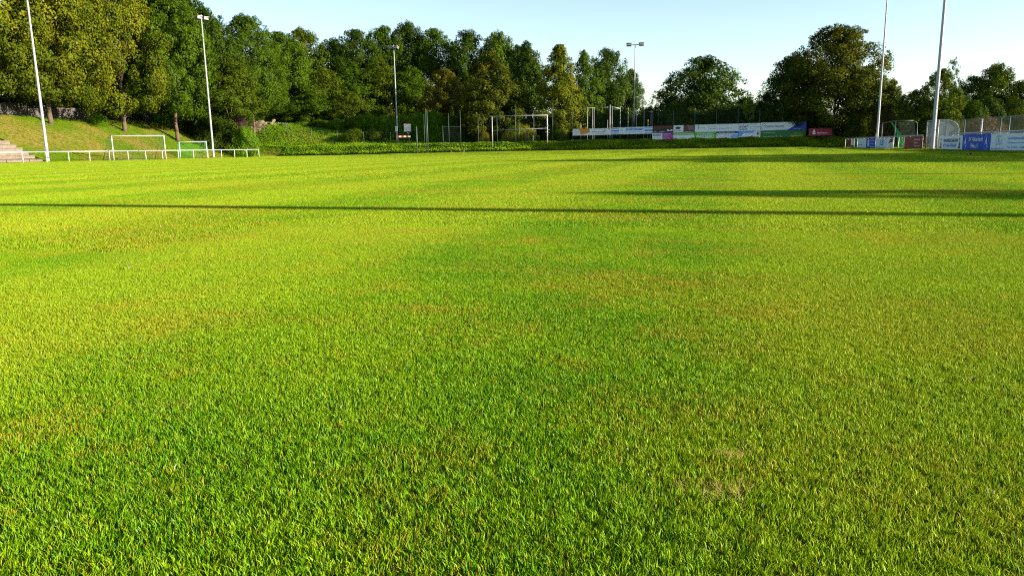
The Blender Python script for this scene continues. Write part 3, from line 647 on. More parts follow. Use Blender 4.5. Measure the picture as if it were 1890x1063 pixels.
# ------------------------------------------------------------------ floodlight masts
def mast(x, y, zb, H, r, label, heads=2, face=0.0, group='floodlight masts', spread=.9, rungs=True, mat=None):
    t = thing('floodlight_mast', (x, y, zb), face, label, 'floodlight', group)
    mat = mat or M['mast']
    MB().lathe([(-.4, r)] + [(H * q_ / 9, r * (1 - .52 * q_ / 9)) for q_ in range(10)]).build('pole', mat, t, True)
    MB().tube((0, 0, -.02), (0, 0, .12), r * 1.5, r * 1.5, 16).build('collar', M['concrete'], t)
    MB().box((-r * 1.02, -.11, 1.0), (-r * .4, .11, 1.6)).build('service_door', M['steel'], t)
    if rungs:
        rg = MB().tube((0, 0, 0), (.17, 0, 0), .014, .014, 6).build('rung', M['steel'], t)
        z = 3.0; k = 0
        while z < H - .6:
            c = rg if k == 0 else rg.copy()
            if k: COL.objects.link(c); c.parent = t
            c.location = (r * .6 * (1 if k % 2 else 1), 0, z); k += 1; z += .75
    MB().box((-spread, -.05, H - .25), (spread, .05, H - .13)).build('crossarm', M['lampdark'], t)
    MB().tube((0, 0, H - .3), (0, 0, H + .35), r * .5, r * .45, 10).build('mast_head', mat, t, True)
    for i in range(heads):
        sx = -spread + (2 * spread) * i / max(1, heads - 1)
        hd = MB(); hd.prism([(-.38, -.20), (.38, -.20), (.30, .12), (-.30, .12)], -.35, .25); o = hd.build('floodlight', M['lampdark'], t); o.location = (sx, 0, H - .15); o.rotation_euler = (math.radians(-12), 0, 0)
        c = MB().box((-.42, -.55, .121), (.42, .28, .16)).build('visor', M['lamptop'], o)
        MB().box((-.34, -.362, -.17), (.34, -.352, .09)).build('lens', M['acryl'], o)
    return t
def mast_at(px, py_base, v=None, Y=None, **kw):
    if v is not None: k = kx(px); Y = v / (CU * k - SU)
    p = atY(px, py_base, Y); return p.x, Y, tz(p.x, Y)
x, y, z = mast_at(88, 292, v=-72.9); mast(x, y, z, 18.5, .165, 'white-lit mast nearest the concrete steps, its top out of the picture', 2, math.radians(90))
x, y, z = mast_at(394, 286, v=-73.0); mast(x, y, z, 19.4, .15, 'pale mast with its lamp head in front of the trees, beside the small goal', 2, math.radians(60), spread=.55)
x, y, z = mast_at(734, 255, Y=128); mast(x, y, z, 15.4, .12, 'slim mast with a lamp before the wood, beside the basketball board', 2, math.radians(-20), spread=.45)
x, y, z = mast_at(1170, 254, Y=126); mast(x, y, z, 15.9, .13, 'mast with two lamp heads spread against open sky behind the boards', 2, math.radians(-10), spread=1.0)
# rail on the right runs a little off the pitch direction
RA, RB = Vector((kx(1890) * 40.6, 40.6)), Vector((kx(1563) * 93.5, 93.5))
def onrail(px, off=0.0):
    k = kx(px); d = RB - RA; n = Vector((d.y, -d.x)).normalized(); a = RA + n * off
    t = (k * a.y - a.x) / (d.x - k * d.y); return a + d * t
p = onrail(1721, -.35); mast(p.x, p.y, 0, 18.0, .145, 'thick grey mast standing in front of the dugout, its top out of the picture', 2, math.radians(-80))
p = onrail(1618, 1.6); mast(p.x, p.y, 0, 18.0, .13, 'grey mast behind the blue and white banners, its top out of the picture', 2, math.radians(-80))
mast(16.2, 2.6, 0, 18.0, .22, 'grey mast on the right touchline, out of the picture beside the camera', 2, math.radians(-80))
m_ = thing('corner_post', (18.9, 11.7, 0), 0, 'slim flag post out of the picture by the right railing', 'post'); MB().tube((0, 0, -.2), (0, 0, 4.1), .10).build('pole', M['steel'], m_, True)

# trees beyond the right picture edge; their shadows lie across the pitch
def side_tree(x, y, H, R, proto, lm, label, cb=.15):
    me, h0, r0 = PROTO[proto]; t = thing('broadleaf_tree', (x, y, 0), 0, label, 'tree'); c = put(bpy.data.objects.new('crown', me), t)
    c.material_slots[0].link = 'OBJECT'; c.material_slots[0].material = LM[lm]; z0 = H * cb; c.location = (0, 0, z0); c.scale = (R / r0, R / r0, (H - z0) / h0)
    trunk_mesh(max(z0 * 1.15, H * .3), .2, R, H, int(x * 7)).build('trunk', M['bark'], t, True)
side_tree(33.0, 27.5, 10.3, 4.6, 'round1', 'mid', 'rounded tree beyond the right edge of the picture, nearest the railing banners')
side_tree(34.5, 20.5, 8.6, 4.2, 'round2', 'olive', 'lower rounded tree beyond the right edge of the picture')
side_tree(38.5, 34.0, 9.6, 4.6, 'round3', 'mid', 'broad tree well beyond the right edge of the picture')
side_tree(21.2, 4.1, 6.6, .72, 'column', 'deep', 'slim columnar tree beyond the right edge of the picture', .02)

# ------------------------------------------------------------------ goals
def net_grid(mb, a, b, c, d, nu_, nv_, r_):
    """cords between the edges a-b (bottom) and d-c (top), as crossed thin strings"""
    a, b, c, d = map(Vector, (a, b, c, d))
    for i in range(nu_ + 1):
        t = i / nu_; mb.tube(a.lerp(b, t), d.lerp(c, t), r_, r_, 3)
    for j in range(nv_ + 1):
        t = j / nv_; mb.tube(a.lerp(d, t), b.lerp(c, t), r_, r_, 3)
    return mb
def goal(pa, pb, h, depth, rz_back, label, rp=.05, netmat='dark_net', front='white', back='dgreen', net_r=.007, cell=.28, topd=.45, panel=None):
    d = Vector((pb[0] - pa[0], pb[1] - pa[1])); w = d.length; rz = math.atan2(d.y, d.x)
    t = thing('football_goal', (pa[0], pa[1], tz(*pa)), rz, label, 'goal')
    for x in (0, w): MB().tube((x, 0, 0), (x, 0, h), rp, rp, 10).build('post', M[front], t, True)
    MB().tube((-rp, 0, h), (w + rp, 0, h), rp, rp, 10).build('crossbar', M[front], t, True)
    sk = rz_back
    for x in (0, w):
        MB().path([(x, 0, h), (x + sk * topd / depth, topd, h), (x + sk, depth, .05)], .028).build('back_stay', M[back], t, True)
        MB().tube((x, 0, .04), (x + sk, depth, .04), .03).build('side_bar', M[back], t, True)
    MB().tube((sk, depth, .04), (w + sk, depth, .04), .03).build('ground_bar', M[back], t, True)
    mb = MB(); n1 = int(w / cell); sx = sk * topd / depth
    net_grid(mb, (sk, depth, .05), (w + sk, depth, .05), (w + sx, topd, h), (sx, topd, h), n1, int(h / cell), net_r)
    net_grid(mb, (sx, topd, h), (w + sx, topd, h), (w, 0, h), (0, 0, h), n1, 2, net_r)
    for x in (0, w):
        net_grid(mb, (x, 0, .05), (x + sk, depth, .05), (x + sx, topd, h), (x, 0, h), 6, int(h / cell), net_r)
    mb.build('net', M[netmat], t)
    return t
a = atv(207.5, 297, -72.6); kk = kx(304); b_ = (kk * 91.0, 91.0)
k = kx(207.5); Y1 = 88.0; a = (k * Y1, Y1)
goal(a, b_, 2.82, 2.0, -1.0, 'larger white youth goal with dark stays behind the left railing')
k = kx(331); Y1 = 103.5; a = (k * Y1, Y1); k2 = kx(381); b_ = (k2 * 105, 105)
g = goal(a, b_, 2.2, 1.4, -.55, 'smaller white goal with bright green net beside the second left mast', netmat='green_net', net_r=.010, cell=.13)
# frame of the green-netted goal parked behind the right railing
a = onrail(1626, 1.2); b_ = onrail(1650, .7)
t = thing('football_goal', (a.x, a.y, 0), math.atan2(b_.y - a.y, b_.x - a.x), 'grey goal with a bunched green net parked behind the right banners', 'goal'); w = (b_ - a).length
hh = 2.62
for x in (0, w): MB().tube((x, 0, 0), (x, 0, hh), .045, .045, 10).build('post', M['ggreen'], t, True)
MB().tube((0, 0, hh), (w, 0, hh), .045, .045, 10).build('crossbar', M['ggreen'], t, True)
for x in (w,): MB().path([(x, 0, hh), (x, 1.5, hh - .02), (x, 1.85, hh - .25), (x, 2.0, .05)], .035).build('back_stay', M['ggreen'], t, True)
MB().tube((w, 0, .05), (w, 2.0, .05), .035).build('side_bar', M['alu'], t, True)
mb = MB(); net_grid(mb, (w, 0, .05), (w, 2, .05), (w, 1.6, hh - .1), (w, 0, hh), 12, 14, .006); net_grid(mb, (0, 2, .05), (w, 2, .05), (w, 1.6, hh), (0, 1.6, hh), 22, 12, .004); mb.build('net', M['dark_net'], t)
q = random.Random(4); mb = MB()
for i in range(46):
    c = w * (.66 + .05 * q.uniform(-1, 1)); s0 = q.uniform(0, 1)
    mb.path([(w * .45 + q.uniform(-.5, .5), .3, hh - .05), (w * .8 + q.uniform(-.3, .3), .35, hh * .72), (w + q.uniform(-.1, .25), .5 + q.uniform(-.25, .25), hh * .4), (w + q.uniform(0, .6), .6 + q.uniform(-.4, .4), .05)], .012, 3)
mb.build('bunched_net', M['green_net'], t)

# ------------------------------------------------------------------ boards: panel, flat print, lettering
def letter(txt, x, z, h, mat, parent, y, width=None, squeeze=1.0, name='lettering', bold=.012, shear=0.0):
    cu = bpy.data.curves.new('t', 'FONT'); cu.body = txt; cu.size = 1.0; cu.resolution_u = 2; cu.offset = bold; cu.shear = shear
    o = bpy.data.objects.new('t', cu); COL.objects.link(o); bpy.context.view_layer.update()
    me = bpy.data.meshes.new_from_object(o.evaluated_get(bpy.context.evaluated_depsgraph_get())); bpy.data.objects.remove(o)
    co = np.empty(len(me.vertices) * 3); me.vertices.foreach_get('co', co); co = co.reshape(-1, 3)
    if len(co) == 0: return
    x0, x1, y0, y1 = co[:, 0].min(), co[:, 0].max(), co[:, 1].min(), co[:, 1].max()
    sx = (width / (x1 - x0)) if width else h / .72 * squeeze; sy = h / (y1 - y0)
    out = np.stack([(co[:, 0] - x0) * sx, np.full(len(co), 0.0), (co[:, 1] - y0) * sy], 1)
    me.vertices.foreach_set('co', out.ravel().astype(np.float32)); me.materials.append(mat); me.name = name
    l = bpy.data.objects.new(name, me); l.location = (x, y, z); put(l, parent); return l
def board(p0, p1, z0, z1, label, base='panelw', cat='advertising board', group=None, name='advertising_board', thick=.03, split=None, posts=None):
    d = Vector((p1[0] - p0[0], p1[1] - p0[1])); w = d.length; rz = math.atan2(d.y, d.x)
    t = thing(name, (p0[0], p0[1], z0), rz, label, cat, group); MB().box((0, 0, 0), (w, thick, z1 - z0)).build('panel', M[base], t)
    return t, w, z1 - z0
LV = [-.004]
def rect(t, w, h, x0, z0, x1, z1, mat, lv=1, name='print'):
    y = -.004 * lv; return MB().box((x0 * w, y, z0 * h), (x1 * w, y + .003, z1 * h)).build(name, M[mat], t)
def shape(t, w, h, pts, mat, lv=1, name='print'):
    y = -.004 * lv; return MB().prism([(x * w, z * h) for x, z in pts], y, y + .003).build(name, M[mat], t)
def txt(t, w, h, s, x0, z0, x1, z1, mat, lv=2, **k): return letter(s, x0 * w, z0 * h, (z1 - z0) * h, M[mat], t, -.004 * lv - .002, (x1 - x0) * w, **k)
def disc(t, w, h, cx, cz, rx, rz_, mat, lv=1, a0=0, a1=360, inner=None, name='print', n=24):
    A = [math.radians(a0 + (a1 - a0) * i / n) for i in range(n + 1)]
    pts = [(cx + rx * math.cos(a), cz + rz_ * math.sin(a)) for a in A]
    if inner:
        y = -.004 * lv; mb = MB()
        ins = [(cx + rx * inner * math.cos(a), cz + rz_ * inner * math.sin(a)) for a in A]
        for i in range(n): mb.poly([(pts[i][0] * w, y, pts[i][1] * h), (pts[i + 1][0] * w, y, pts[i + 1][1] * h), (ins[i + 1][0] * w, y, ins[i + 1][1] * h), (ins[i][0] * w, y, ins[i][1] * h)])
        return mb.build(name, M[mat], t)
    return shape(t, w, h, pts[:-1] if a1 - a0 >= 360 else pts, mat, lv, name)
UB = 109.4
def fb(pxa, pxb, z0, z1, *a, **k):
    A, B = atu(pxa, 240, UB), atu(pxb, 240, UB); return board((A.x, A.y), (B.x, B.y), z0, z1, *a, **k)
ZA, ZB, ZC = 1.46, 2.46, 3.44
t, w, h = fb(1057, 1128.6, 2.33, 3.27, 'white advertising banner with an orange polygon and grey lettering')
shape(t, w, h, [(.16, 1.0), (.42, 1.0), (.45, .45), (.22, .06)], 'orange'); txt(t, w, h, 'Willi Lauf', .50, .38, .78, .60, 'pgrey')
rect(t, w, h, .79, .40, .83, .64, 'orange'); rect(t, w, h, .845, .60, .865, .72, 'purple'); rect(t, w, h, .815, .76, .835, .88, 'navy')
for i, (a, b) in enumerate([(.02, .17), (.02, .15), (.02, .13), (.62, .92)]): rect(t, w, h, a, [.55, .36, .15, .18][i], b, [.59, .40, .19, .22][i], 'pgrey')
txt(t, w, h, 'Malerbetrieb', .02, .78, .18, .87, 'pgrey'); disc(t, w, h, .94, .93, .022, .16, 'orange')
t, w, h = fb(1129, 1204.2, 2.37, 3.34, 'white banner with light blue striped ends and big blue outlined lettering')
for x0, x1 in ((0, .18), (.81, 1.0)):
    rect(t, w, h, x0, .76, x1, .92, 'cyan'); rect(t, w, h, x0, .40, x1, .58, 'royal'); rect(t, w, h, x0, .06, x1, .24, 'cyan')
txt(t, w, h, 'uolvmer', .35, .52, .79, .94, 'blue', bold=.05); txt(t, w, h, 'Wassertechnik und Bad', .34, .24, .78, .36, 'blue')
shape(t, w, h, [(.21, .48), (.245, .86), (.28, .48)], 'cyan'); shape(t, w, h, [(.228, .52), (.245, .70), (.262, .52)], 'panelw', 2)
txt(t, w, h, 'Mail / Tel', .21, .10, .29, .17, 'pgrey')
t, w, h = fb(1204.8, 1242.6, ZB, ZC, 'black board with red script lettering over the white and magenta one', 'black')
txt(t, w, h, 'Haustechnik Meisterbetrieb', .04, .72, .95, .92, 'red'); txt(t, w, h, 'Bad und Heizung', .04, .44, .38, .58, 'red')
rect(t, w, h, .04, .12, .19, .24, 'pgrey'); rect(t, w, h, .32, .12, .60, .24, 'pgrey'); shape(t, w, h, [(.68, .22), (.72, .52), (.80, .34), (.95, .46), (.99, .24)], 'panelw')
t, w, h = fb(1243, 1261.4, ZB + .02, ZC, 'small white board with a black oval emblem', 'panelw'); disc(t, w, h, .46, .62, .27, .17, 'black'); shape(t, w, h, [(.24, .58), (.68, .58), (.50, .40)], 'black', 2)
for i in range(4): rect(t, w, h, .05 + .22 * i, .12 + .04 * (i % 2), .2 + .22 * i, .28, 'pgrey')
t, w, h = fb(1261.7, 1281.6, ZB - .03, ZC, 'small dark brown board with white small print', 'brown')
for i in range(5): rect(t, w, h, .35 + .03 * i, .86 - .13 * i, .95, .90 - .13 * i, 'pgrey')
for i in range(6): rect(t, w, h, .1 + .13 * i, .04, .16 + .13 * i, .12, 'panelw')
t, w, h = fb(1282.4, 1362.6, ZB, ZC + .02, 'long white board with pale grey lettering above the big green one')
txt(t, w, h, 'Wir sind für Sie da', .31, .60, .50, .74, 'pgrey'); txt(t, w, h, 'Ihr Ansprechpartner im Herzen von Malsch', .31, .32, .83, .50, 'pgrey')
rect(t, w, h, .08, .34, .095, .86, 'lgreen'); disc(t, w, h, .083, .72, .012, .12, 'lgreen', 2); txt(t, w, h, 'raumausstatter', .11, .50, .25, .60, 'pgrey')
t, w, h = fb(1363, 1403.4, ZB, ZC + .04, 'white board with purple SPORT lettering and blue bullet lines')
txt(t, w, h, 'SPORT', .03, .42, .44, .72, 'purple', bold=.04); txt(t, w, h, 'BUHR', .18, .12, .42, .34, 'crimson', bold=.03); rect(t, w, h, .04, .12, .15, .30, 'blue'); disc(t, w, h, .30, .76, .16, .16, 'royal', 1, 20, 150, .8)
for i, (s_, x1) in enumerate([('Sportbekleidung', .86), ('Beschriftungen', .98), ('Teamsport', .80)]): txt(t, w, h, s_, .52, .78 - .32 * i, x1, .92 - .32 * i, 'blue'); rect(t, w, h, .46, .82 - .32 * i, .48, .90 - .32 * i, 'royal')
t, w, h = fb(1404, 1488, ZB, ZC + .08, 'white board with a blue swoosh and CONSULTING lettering, blue right corner')
disc(t, w, h, .075, .40, .06, .46, 'royal', 1, 55, 235, .86); txt(t, w, h, 'CONSULTING4IT', .06, .38, .52, .62, 'navy', bold=.02)
shape(t, w, h, [(.78, 1.0), (.76, .72), (.71, .42), (.64, .18), (.56, .0), (1.0, 0), (1.0, 1.0)], 'royal'); shape(t, w, h, [(.28, .10), (.36, .03), (.50, .0), (.66, .22), (.50, .05), (.38, .05)], 'royal', 2)
for i in range(5): rect(t, w, h, .82, .78 - .12 * i, .97, .81 - .12 * i, 'blue', 2)
txt(t, w, h, 'www.consulting4it.de', .72, .10, .90, .20, 'panelw', 3)
t, w, h = fb(1204.2, 1222.8, ZA - .02, ZB - .03, 'small white board reading PLATZ'); txt(t, w, h, 'PLATZ', .10, .58, .88, .88, 'navy', bold=.04); shape(t, w, h, [(.42, .60), (.50, .78), (.58, .60)], 'magenta', 4)
for i in range(4): rect(t, w, h, .1, .42 - .09 * i, .86, .44 - .09 * i, 'pgrey')
t, w, h = fb(1223.2, 1242.4, ZA, ZB - .01, 'small magenta board with thin white lines', 'magenta')
for i, e_ in enumerate((.75, .6, .95, .65, .8)): txt(t, w, h, ('ZIMMEREI', 'TREPPEN', 'HOLZBAU ENERGIE', 'CARPORT', 'DACHAUSBAU')[i], .06, .82 - .18 * i, e_, .89 - .18 * i, 'panelw')
t, w, h = fb(1242.8, 1281.8, ZA, ZB - .02, 'board with a green upper strip and white lower half'); rect(t, w, h, 0, .64, .487, .98, 'lgreen'); rect(t, w, h, .493, .64, 1, .98, 'lgreen')
txt(t, w, h, 'Rollladen', .04, .70, .45, .90, 'panelw'); txt(t, w, h, 'Beschattung', .52, .70, .96, .90, 'panelw'); txt(t, w, h, 'Becker', .03, .16, .20, .30, 'navy'); txt(t, w, h, 'Rollladenbau', .30, .20, .50, .30, 'pgrey'); shape(t, w, h, [(.78, .08), (.84, .24), (.90, .16), (.96, .36), (.97, .08)], 'pgrey')
t, w, h = fb(1282.2, 1321.8, ZA, ZB, 'bright green board with the big white word BESSER', 'lgreen'); txt(t, w, h, 'BESSER!', .10, .12, .90, .60, 'panelw', bold=.03); txt(t, w, h, 'WOHNEN. SCHÖNER.', .10, .68, .88, .90, 'panelw')
t, w, h = fb(1322.4, 1362.6, ZA, ZB, 'white board under a navy band with light blue strip at its right'); rect(t, w, h, 0, .72, 1, 1.0, 'navy'); txt(t, w, h, 'FENSTERBAU WEINGÄRTNER', .12, .80, .84, .92, 'panelw'); rect(t, w, h, .66, .18, 1.0, .56, 'skyb'); txt(t, w, h, 'HOLZ PLUS', .70, .28, .94, .46, 'panelw')
for i in range(6): rect(t, w, h, .04 + .1 * i, .44, .08 + .1 * i, .58, 'pgrey'); rect(t, w, h, .04 + .1 * i, .22, .12 + .1 * i, .25, 'pgrey')
rect(t, w, h, 0, 0, .97, .06, 'skyb')
t, w, h = fb(1363.2, 1403.8, ZA, ZB + .02, 'board picturing blue sky, white cloud and a strip of meadow', 'panelw'); rect(t, w, h, 0, 0, .95, .20, 'olive'); shape(t, w, h, [(0, .98), (.78, .98), (.66, .72), (.24, .70), (.18, .50), (0, .30)], 'skyb')
disc(t, w, h, .10, .38, .05, .12, 'pgrey', 2); disc(t, w, h, .62, .32, .04, .08, 'pgrey', 2)
for i, c_ in enumerate(('purple', 'orange', 'blue', 'yellow')): rect(t, w, h, .84 + .06 * (i % 2), .42 + .22 * (i // 2), .90 + .06 * (i % 2), .64 + .22 * (i // 2), c_, 2)
t, w, h = fb(1404.4, 1487.6, ZA - .02, ZB - .04, 'long dark green board with white small letters, red-orange badge at right', 'kgreen'); txt(t, w, h, 'Gartengestaltung & Pflege', .06, .66, .32, .78, 'panelw'); txt(t, w, h, 'Bäume · Hecken · Rasen · Pflaster · Zäune', .06, .16, .50, .28, 'panelw')
rect(t, w, h, .66, .10, .94, .34, 'orange'); rect(t, w, h, .74, .12, .84, .32, 'lgreen', 2); txt(t, w, h, 'Baumann', .74, .50, .92, .70, 'lgreen', bold=.03)
A, B = atu(1492.6, 246, 108.4), atu(1535, 246, 108.4); t, w, h = board((A.x, A.y), (B.x, B.y), 1.62, 2.60, 'crimson board reading Sparkasse, hanging lower right of the double row', 'crimson')
txt(t, w, h, 'Sparkasse', .36, .22, .80, .50, 'panelw'); rect(t, w, h, .17, .22, .29, .58, 'panelw'); disc(t, w, h, .23, .72, .035, .12, 'panelw'); rect(t, w, h, .20, .36, .26, .42, 'crimson', 3)

# ------------------------------------------------------------------ ball-stop fence carrying the boards
t = thing('ball_stop_fence', (*uv2xy(109.6, -20), 0), 0, 'tall dark green ball-stop fence across the end behind the boards', 'fence'); ox, oy = uv2xy(109.6, -20)
FP = [(882, 217), (917, 214), (951, 200), (985, 205), (1020, 198), (1057, 201), (1096, 199), (1131, 215), (1167, 212), (1205, 204), (1243, 204), (1283, 202), (1323, 202), (1363, 201), (1403, 200), (1446, 198), (1489, 198), (1533, 200), (1577, 204)]
tops = []
for px, py in FP:
    p = atu(px, py, 109.6); g_ = tz(p.x, p.y); MB().tube((p.x - ox, p.y - oy, g_ - .3), (p.x - ox, p.y - oy, p.z), .034, .034, 8).build('post', M['ggreen'], t, True); tops.append((p.x - ox, p.y - oy, g_, p.z))
for f_ in (.12, .36, .62, .86, .995):
    mb = MB()
    for A, B in zip(tops, tops[1:]): mb.tube((A[0], A[1] + .05, A[2] + (A[3] - A[2]) * f_), (B[0], B[1] + .05, B[2] + (B[3] - B[2]) * f_), .008, .008, 3)
    mb.build('wire', M['ggreen'], t)
mb = MB()                                               # knotted mesh between the posts
for A, B in zip(tops, tops[1:]):
    for i in range(1, 18):
        f_ = i / 18; x, y = A[0] + (B[0] - A[0]) * f_, A[1] + (B[1] - A[1]) * f_ + .06; mb.tube((x, y, A[2] + .1), (x, y, min(A[3], B[3])), .003, .003, 3)
mb.build('mesh', M['dark_net'], t)['kind'] = 'stuff'

# silver posts of the cage behind, and the wooden stakes
t = thing('training_cage', (*uv2xy(122, 0), 0), 0, 'tall silver posts and bars of the ball cage behind the banners', 'fence'); ox, oy = uv2xy(122, 0)
for px, top, rr_ in [(1084.5, 198, .04), (1093.5, 199, .035), (1096.5, 200, .03), (1121.5, 222, .035), (1126, 194, .06), (1130, 196, .03), (1145, 197, .04), (1159.5, 199, .04), (1175, 202, .04), (1189, 203, .04), (1202, 205, .04), (1215, 207, .035)]:
    p = atY(px, top, 121); MB().tube((p.x - ox, 121 - oy, tz(p.x, 121) - .3), (p.x - ox, 121 - oy, p.z), rr_, rr_, 8).build('post', M['alu'], t, True)
for (a, ya, b, yb, rr_) in [(1077, 199, 1098, 200, .05), (1126, 197, 1145, 201, .07), (1104, 199.5, 1126, 198, .02), (1198, 207, 1206, 206, .04)]:
    A, B = atY(a, ya, 121), atY(b, yb, 121); MB().tube((A.x - ox, 121.05 - oy, A.z), (B.x - ox, 121.05 - oy, B.z), rr_, rr_, 8).build('crossbar', M['steel'], t, True)
for px, top in [(1072, 229), (1196, 221), (1227, 216)]:
    p = atY(px, top, 118); s_ = thing('wooden_stake', (p.x, 118, tz(p.x, 118)), 0, {1072: 'short wooden stake rising above the orange polygon banner', 1196: 'middle wooden stake above the blue-lettered banner', 1227: 'thick wooden stake above the black board'}[px], 'post')
    MB().tube((0, 0, -.3), (0, 0, p.z - s_.location.z), .06, .05, 7).build('stake', M['rust'], s_, True)

# training frame (double crossbar) on the plateau
A, B = atY(908, 215, 114), atY(1010, 213, 112); z0 = tz(A.x, A.y)
d = Vector((B.x - A.x, B.y - A.y)); w = d.length; t = thing('training_goal', (A.x, A.y, z0), math.atan2(d.y, d.x), 'large white goal-like frame with a second bar at half height', 'goal frame'); hh = A.z - z0; h2 = B.z - z0
for x, tp in ((0, hh), (w, h2)): MB().tube((x, 0, -.3), (x, 0, tp), .07, .07, 10).build('post', M['alu'] if x == 0 else M['white'], t, True)
MB().tube((-.35, 0, hh), (w + .08, 0, h2), .05, .05, 10).build('crossbar', M['steel'], t, True); MB().tube((0, 0, hh * .56), (w, 0, h2 * .60), .035, .035, 8).build('crossbar', M['steel'], t, True)
MB().tube((w, -.05, h2 - .9), (w - .35, 0, h2 - .05), .03, .03, 6).build('brace', M['steel'], t)
for x, z_ in ((w - .2, h2 * .62), (w + .22, h2 * .55), (w - .2, h2 * .48), (w + .25, h2 * .46), (w + .15, h2 * .68)): MB().tube((x - .1, -.05, z_), (x + .1, -.05, z_), .05, .05, 8).build('clamp', M['steel'], t)
for x in (w * .62, w * .74): MB().tube((x, 0, hh - .45), (x, 0, hh + .2), .03, .03, 6).build('hanger', M['steel'], t)
for px, top, rr_, lab in [(958.5, 228, .05, 'green post standing inside the training frame'), (971, 246, .08, 'short green post inside the training frame'), (984.5, 250, .11, 'short white post near the right leg of the training frame')]:
    p = atY(px, top, 116); s_ = thing('marker_post', (p.x, 116, tz(p.x, 116)), 0, lab, 'post'); MB().tube((0, 0, -.2), (0, 0, p.z - s_.location.z), rr_, rr_, 8).build('post', M['white'] if px > 980 else M['ggreen'], s_, True)

# gate posts, basketball board, trestle and bench on the plateau
t = thing('gate', (*uv2xy(111, -40), 0), 0, 'open green steel gate with one thick short post and tall hinge posts', 'gate'); ox, oy = uv2xy(111, -40)
for px, top, rr_, yy in [(768.5, 234, .08, 113), (785, 201, .03, 113.5), (787.5, 203, .06, 113), (817, 232, .03, 114), (827.5, 210, .03, 118), (849, 204, .03, 114), (782, 211, .025, 116)]:
    p = atY(px, top, yy); MB().tube((p.x - ox, yy - oy, tz(p.x, yy) - .3), (p.x - ox, yy - oy, p.z), rr_, rr_, 8).build('post', M['ggreen'], t, True)
A, B = atY(817, 234, 114), atY(849, 234, 114); MB().tube((A.x - ox, 114 - oy, A.z), (B.x - ox, 114 - oy, B.z), .03, .03, 6).build('top_bar', M['ggreen'], t)
mb = MB(); net_grid(mb, (A.x - ox, 114 - oy, 1.5), (B.x - ox, 114 - oy, 1.5), (B.x - ox, 114 - oy, A.z), (A.x - ox, 114 - oy, A.z), 16, 8, .003); mb.build('mesh', M['ggreen'], t)
t = thing('bench', (*atY(844, 256, 113)[:2], tz(*atY(844, 256, 113)[:2])), -.1, 'dark wooden bench in the shade on top of the low bank', 'bench')
MB().box((-1.2, -.2, .42), (1.2, .2, .49)).build('seat', M['bark'], t)
for x in (-.95, .95): MB().box((x - .06, -.17, -.05), (x + .06, .17, .418)).build('leg', M['wall'], t)
p = atY(752, 236.5, 125); zb = tz(p.x, 125); t = thing('basketball_hoop', (p.x, 125, zb), .05, 'white basketball board with red top edge on a long arm', 'basketball hoop'); hz = p.z - zb
MB().box((-.56, -.03, hz - .6), (.56, .03, hz + .6)).build('backboard', M['white'], t)
MB().box((-.57, -.045, hz + .601), (.57, .04, hz + .67)).build('edge_strip', M['red'], t)
mb = MB()
for i in range(16):
    a0, a1 = i * .3927, (i + 1) * .3927; mb.tube((.15 + .23 * math.cos(a0), -.30 + .23 * math.sin(a0), hz - .56), (.15 + .23 * math.cos(a1), -.30 + .23 * math.sin(a1), hz - .56), .03, .03, 5)
mb.build('rim', M['red'], t); mb = MB()
for i in range(10):
    a = i * .628; mb.tube((.15 + .22 * math.cos(a), -.30 + .22 * math.sin(a), hz - .56), (.15 + .13 * math.cos(a + .3), -.30 + .13 * math.sin(a + .3), hz - .95), .012, .012, 3)
mb.build('net', M['white'], t)
MB().tube((-1.62, .1, hz + .22), (-.5, .06, hz + .40), .035, .035, 6).build('arm', M['ggreen'], t); MB().tube((-1.62, .1, hz - .42), (-.5, .06, hz - .42), .035, .035, 6).build('arm', M['ggreen'], t)
MB().box((-2.0, -.1, hz - .55), (-1.62, .25, hz + .30)).build('bracket_box', M['steel'], t); MB().tube((-1.85, .1, -.3), (-1.85, .1, hz - .55), .07, .07, 8).build('post', M['steel'], t, True)
p = atY(745, 252.5, 122); zb = tz(p.x, 122); t = thing('barrier_plank', (p.x, 122, zb), 0, 'low red and white striped barrier plank under the basketball board', 'barrier'); hz = p.z - zb
for i in range(6): MB().box((-1.1 + .37 * i, -.03, hz - .12), (-1.1 + .37 * (i + 1) - .004, .03, hz + .14)).build('stripe', M['red'] if i % 2 == 0 else M['white'], t)
for x in (-.9, .9): MB().box((x - .04, -.2, 0), (x + .04, .2, hz - .125)).build('leg', M['black'], t)

# low wire fence on the grassy slope
t = thing('wire_fence', (*uv2xy(113, -60), 0), 0, 'low wire fence with thin dark posts on the grassy slope', 'fence'); ox, oy = uv2xy(113, -60); prev = None; W_ = []
for px in (489.5, 532.8, 576.6, 623.6, 672, 721.5):
    k = kx(px); Yd = 113 / (CU + SU * k); x = k * Yd; z_ = tz(x, Yd); MB().tube((x - ox, Yd - oy, z_ - .3), (x - ox, Yd - oy, z_ + 2.0), .04, .04, 6).build('post', M['ggreen'], t, True); W_.append((x - ox, Yd - oy, z_))
for hgt in (.5, 1.0, 1.5, 1.95):
    mb = MB()
    for A, B in zip(W_, W_[1:]): mb.tube((A[0], A[1], A[2] + hgt), (B[0], B[1], B[2] + hgt), .008, .008, 3)
    mb.build('wire', M['ggreen'], t)

